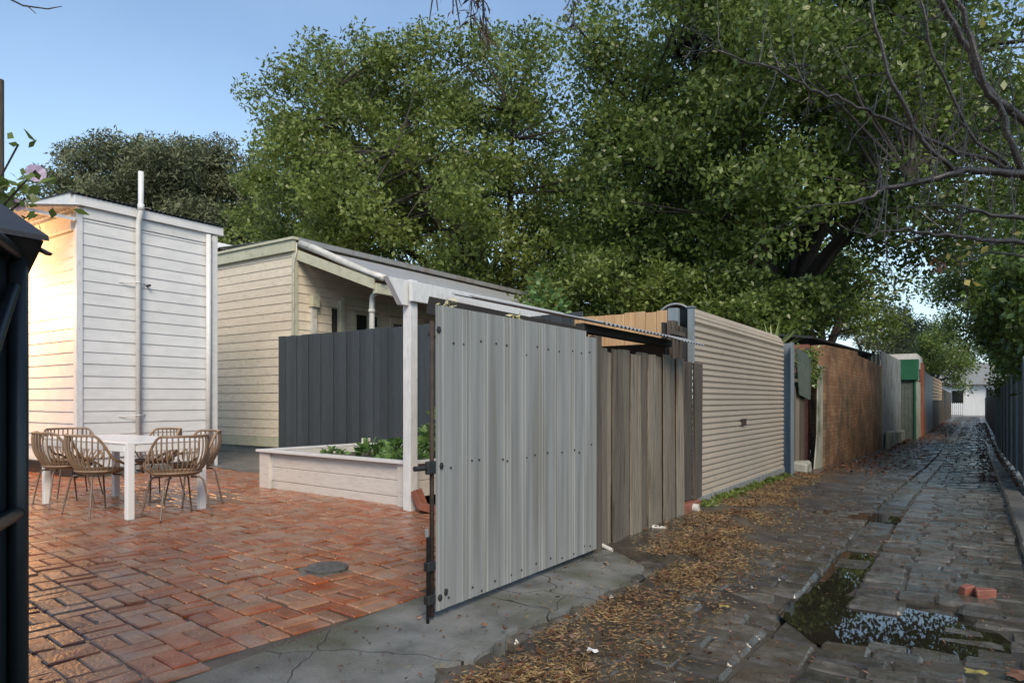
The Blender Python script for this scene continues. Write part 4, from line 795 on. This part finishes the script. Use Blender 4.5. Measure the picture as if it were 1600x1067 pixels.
for path, r0, r1 in LIMBS:
    P = [Vector(p) for p in path]; F_ = []
    for i in range(len(P)-1):
        for k in range(3): F_.append(P[i].lerp(P[i+1], k/3)+Vector((q.gauss(0, .008), q.gauss(0, .008), q.gauss(0, .008))))
    F_.append(P[-1]); n = len(F_); put('limb', MB().tube(F_, [(r0+(r1-r0)*k/(n-1))*(.72 if k < n-3 else .3) for k in range(n)], 8).mesh('blimb', True), K['barkw'], BT)
    for k in range(int(n*.9)):
        s_ = F_[q.randrange(2, n)]; up_ = q.random() < .4
        d = Vector((q.gauss(0, .12), q.gauss(0, .12), 1)) if up_ else Vector((q.gauss(-.4, .5), q.gauss(0, .5), q.gauss(.05, .5)))
        d.normalize(); L = q.uniform(.25, 1.0) if up_ else q.uniform(.15, .5); pp = [s_]
        for j in range(4): d = (d+Vector((q.gauss(0, .15), q.gauss(0, .15), q.gauss(.03, .12)))).normalized(); pp.append(pp[-1]+d*L/4)
        tw.tube(pp, [.006, .005, .004, .003, .002], 4, False)
        for j in range(1, 5):
            for z_ in range(2):
                e_ = Vector((q.gauss(0, 1), q.gauss(0, 1), q.gauss(.3, 1))).normalized()*q.uniform(.02, .1); tw.tube([pp[j], pp[j]+e_], [.003, .002], 3, False)
put('twigs', tw.mesh('twigs'), K['barkw'], BT, kind='stuff')
p = np.array([(-0.11, 7.0, 2.53), (-0.05, 7.04, 2.48), (-0.08, 7.02, 2.43), (-0.02, 7.06, 2.54), (-0.09, 7.01, 2.38), (0.01, 7.08, 2.21), (-0.08, 7.02, 2.23), (0.26, 7.25, 2.62), (0.09, 7.13, 2.52), (-0.32, 6.86, 4.52), (0.05, 7.1, 4.38), (-0.2, 6.93, 2.46)])
put('last_leaves', np_mesh('yl', leafset(len(p), p, .085, .075, .8), 4, [(0, 1, 2, 3)]), K['yleaf'], BT, kind='stuff')
p = np.array([(-0.29, 6.94, 2.43), (-0.31, 6.92, 2.39), (-0.27, 6.95, 2.36), (-0.25, 6.96, 2.4), (-0.3, 6.93, 2.33)])
put('dead_leaves', np_mesh('dl', leafset(len(p)*3, np.repeat(p, 3, 0), .07, .035, 1), 4, [(0, 1, 2, 3)]), K['fleaf'], BT, kind='stuff')
# sprigs hanging from a bough overhead
OB = thing('overhanging_bough', (-1.5, 3.6, 3.7), 'bough above the frame with dark sprigs hanging into the sky', 'branch')
put('bough', MB().tube([(1.03, 8.16, 2.95), (1.25, 7.4, 4.6), (.6, 5.6, 5.1), (-.9, 4.2, 4.5), (-1.85, 3.35, 3.74), (-2.6, 2.8, 3.75), (-3.6, 2.3, 3.9), (-4.8, 1.6, 3.72), (-5.2, 1.4, 3.8)], [.05, .045, .04, .03, .025, .02, .014, .008, .006], 8).mesh('bough', True), K['bark'], OB)
def sprig(x, y, z, L, n, s_, lean):
    m = MB().tube([(x, y, z), (x+lean*.4, y, z-L*.5), (x+lean, y, z-L)], [.009, .006, .003], 5); put('sprig_stem', m.mesh('sst'), K['bark'], OB)
    if n:
        tt = nr.random(n); p_ = np.stack([x+lean*tt+nr.normal(0, .015, n), y+nr.normal(0, .015, n), z-L*tt], 1)
        put('sprig_leaves', np_mesh('sl', leafset(n, p_, s_, .012, 1.6), 4, [(0, 1, 2, 3)]), K['rust'], OB, kind='stuff')

for a in ((-2.28, 3.05, 3.74, .52, 90, .11, .02), (-2.31, 3.03, 3.74, .42, 50, .09, -.03), (-1.86, 3.33, 3.74, .5, 40, .08, .015), (-2.46, 2.9, 3.74, .42, 0, 0, -.07), (-2.5, 2.88, 3.74, .40, 6, .05, .05), (-2.40, 2.95, 3.74, .40, 30, .09, .0), (-2.42, 2.94, 3.74, .5, 0, 0, .08)): sprig(*a)
put('twig', MB().tube([(-4.82, 1.58, 3.73), (-4.72, 1.63, 3.57), (-4.62, 1.70, 3.51), (-4.5, 1.78, 3.49), (-4.44, 1.83, 3.51)], [.008, .006, .005, .004, .002], 5).mesh('tw2', True), K['bark'], OB)
put('twig', MB().tube([(-4.6, 1.71, 3.51), (-4.55, 1.74, 3.46)], [.003, .002], 4).mesh('tw3'), K['bark'], OB)
# ------------------------------------------------------------------ litter and small things
def litter(name, fn, n, size, wid, m, kind='stuff', lab=None):
    P = []
    while len(P) < n:
        p = fn()
        if p: P.append(p)
    P = np.array(P); a = nr.uniform(0, 6.283, len(P)); u_ = np.stack([np.cos(a), np.sin(a), nr.normal(.05, .22, len(P))], 1)
    o = put(name, np_mesh(name, leafset(len(P), P, size, wid, 0, u_, .06), 4, [(0, 1, 2, 3)]), m, kind=kind); tag(o, lab, 'leaf litter'); return o
def band(y):   # centre and half width of the straw band
    return np.interp(y, [1.5, 2.5, 3.2, 4.5, 5.5, 6.5, 7.5, 9.5, 11.5, 13], [-1.72, -1.66, -1.62, -1.72, -1.85, -1.95, -2.15, -2.2, -2.35, -2.4]), np.interp(y, [1.5, 3, 4.5, 6, 8, 11, 13], [.3, .33, .33, .4, .36, .22, .15])
def f1():
    y = rng.uniform(1.4, 12.6)**1; c, h = band(y); x = rng.gauss(c, h*.62)
    if x < -2.58 or x > -.8: return None
    if mnoise.noise((x*2.3, y*2.3, 7))+.22 < rng.random()*.5-.1: return None
    z = max(dirtz(x, y), zl(x, y)-.004 if x > -1.5 else -9)
    if y < 4.93 and x < -1.97: 
        if rng.random() > .12: return None
        z = .008
    return (x, y, z+.006+rng.random()*.012)
litter('straw_litter', f1, 34000, .036, .006, K['straw'], lab='golden brown straw and leaf litter along the foot of the fences')
litter('leaf_litter', f1, 2600, .042, .022, K['fleaf'], lab='darker brown leaves mixed through the straw along the fences')
def f2():
    y = rng.uniform(13, 60); x = rng.choice((-2.35+.9*rng.random()**2-(0 if y < 33 else -.4), .55-.5*rng.random()**2)) if rng.random() < .85 else rng.uniform(-2, .4)
    return (x, y, max(dirtz(x, y), zl(x, y))+.012+rng.random()*.02)
litter('fallen_leaves', f2, 5000, .07, .045, K['fleaf'], lab='red brown fallen leaves along the far edges of the lane')
def f3():
    y = rng.uniform(1.5, 9); x = rng.uniform(-2.7, .3) if y < 5 else rng.uniform(-2.2, .3)
    if x < -2.0: return (x, y, .012) if y < 4.8 else None
    return (x, y, max(zl(x, y), dirtz(x, y))+.008)
litter('scattered_debris', f3, 1700, .03, .009, K['fleaf'], lab='dark twigs and bits scattered over the apron and setts')
def f4():
    y = rng.uniform(7.4, 11.7); x = -2.56+abs(rng.gauss(0, .06)); return (x, y, dirtz(x, y)+rng.random()*.05*(1+mnoise.noise((y*3, 0, 0))))
litter('weeds', f4, 1500, .05, .03, K['lf1'], lab='low green weeds along the foot of the roller door')
ot = 'broken brick pieces on the lane'
for x, y, s_, rz, lab in ((.05, 5.28, .058, .3, 'larger broken brick piece on the right of the lane'), (-.05, 5.3, .042, .9, 'smaller broken brick piece beside the larger one')):
    put('brick_piece', MB().cbox(-s_, s_, -s_*.6, s_*.6, -.03, .035, .006, .008).mesh('bp'), K['looseb'], None, TR(x, y, zl(x, y)+.015, rz), lab, 'brick', ot)
def flat_leaf(x, y, s_, m, lab, rz=0):
    V = [(s_*r_*math.cos(a), s_*.8*r_*math.sin(a), .006*math.sin(3*a)+.004) for a, r_ in [(2*math.pi*k/14, 1-.28*(k % 2)) for k in range(14)]]
    z = max(zl(x, y), dirtz(x, y))+.015 if x > -2 else .014
    put('fallen_leaf', MB().add(V+[(0, 0, .008)], [(k, (k+1) % 14, 14) for k in range(14)]).mesh('fl', fix=False), m, None, TR(x, y, z, rz), lab, 'leaf', 'single fallen leaves')
flat_leaf(-1.28, 4.2, .035, K['yleaf'], 'pale leaf on the setts left of the drain', .4); flat_leaf(.0, 3.75, .05, K['yleaf'], 'yellow leaf at the right end of the puddle', .2); flat_leaf(.16, 3.8, .075, K['fleaf'], 'brown leaf at the lower right edge', 1.2); flat_leaf(.24, 3.72, .06, K['fleaf'], 'second brown leaf at the lower right edge', 2.2)
flat_leaf(-2.15, 2.9, .022, K['redb'], 'tiny red leaf on the concrete apron', 0)
flat_leaf(-1.55, 2.98, .035, K['whitew'], 'scrap of white paper in the straw litter', 0)

def f5():
    x, y = rng.uniform(-6.5, -2.9), rng.uniform(1.0, 5.2); return (x, y, .016)
litter('courtyard_debris', f5, 500, .03, .008, K['straw'], lab='tiny straw bits scattered over the courtyard bricks')
an = thing('roof_antenna', (-13.6, 7.2, 4.3), 'thin wire antenna above the roof at the far left', 'antenna')
put('mast', MB().tube([(-13.6, 6.6, 4.3), (-13.6, 6.6, 4.95)], .012, 6).mesh('mast'), K['galv'], an)
put('boom', MB().tube([(-14.0, 6.2, 5.0), (-13.2, 7.0, 4.9)], .008, 6).mesh('boom'), K['galv'], an)
for k in range(4): put('element', MB().tube([(-13.95+k*.2-.2, 6.25+k*.2+.2, 4.99-k*.025), (-13.95+k*.2+.2, 6.25+k*.2-.2, 4.99-k*.025)], .005, 5).mesh('elem'), K['galv'], an)
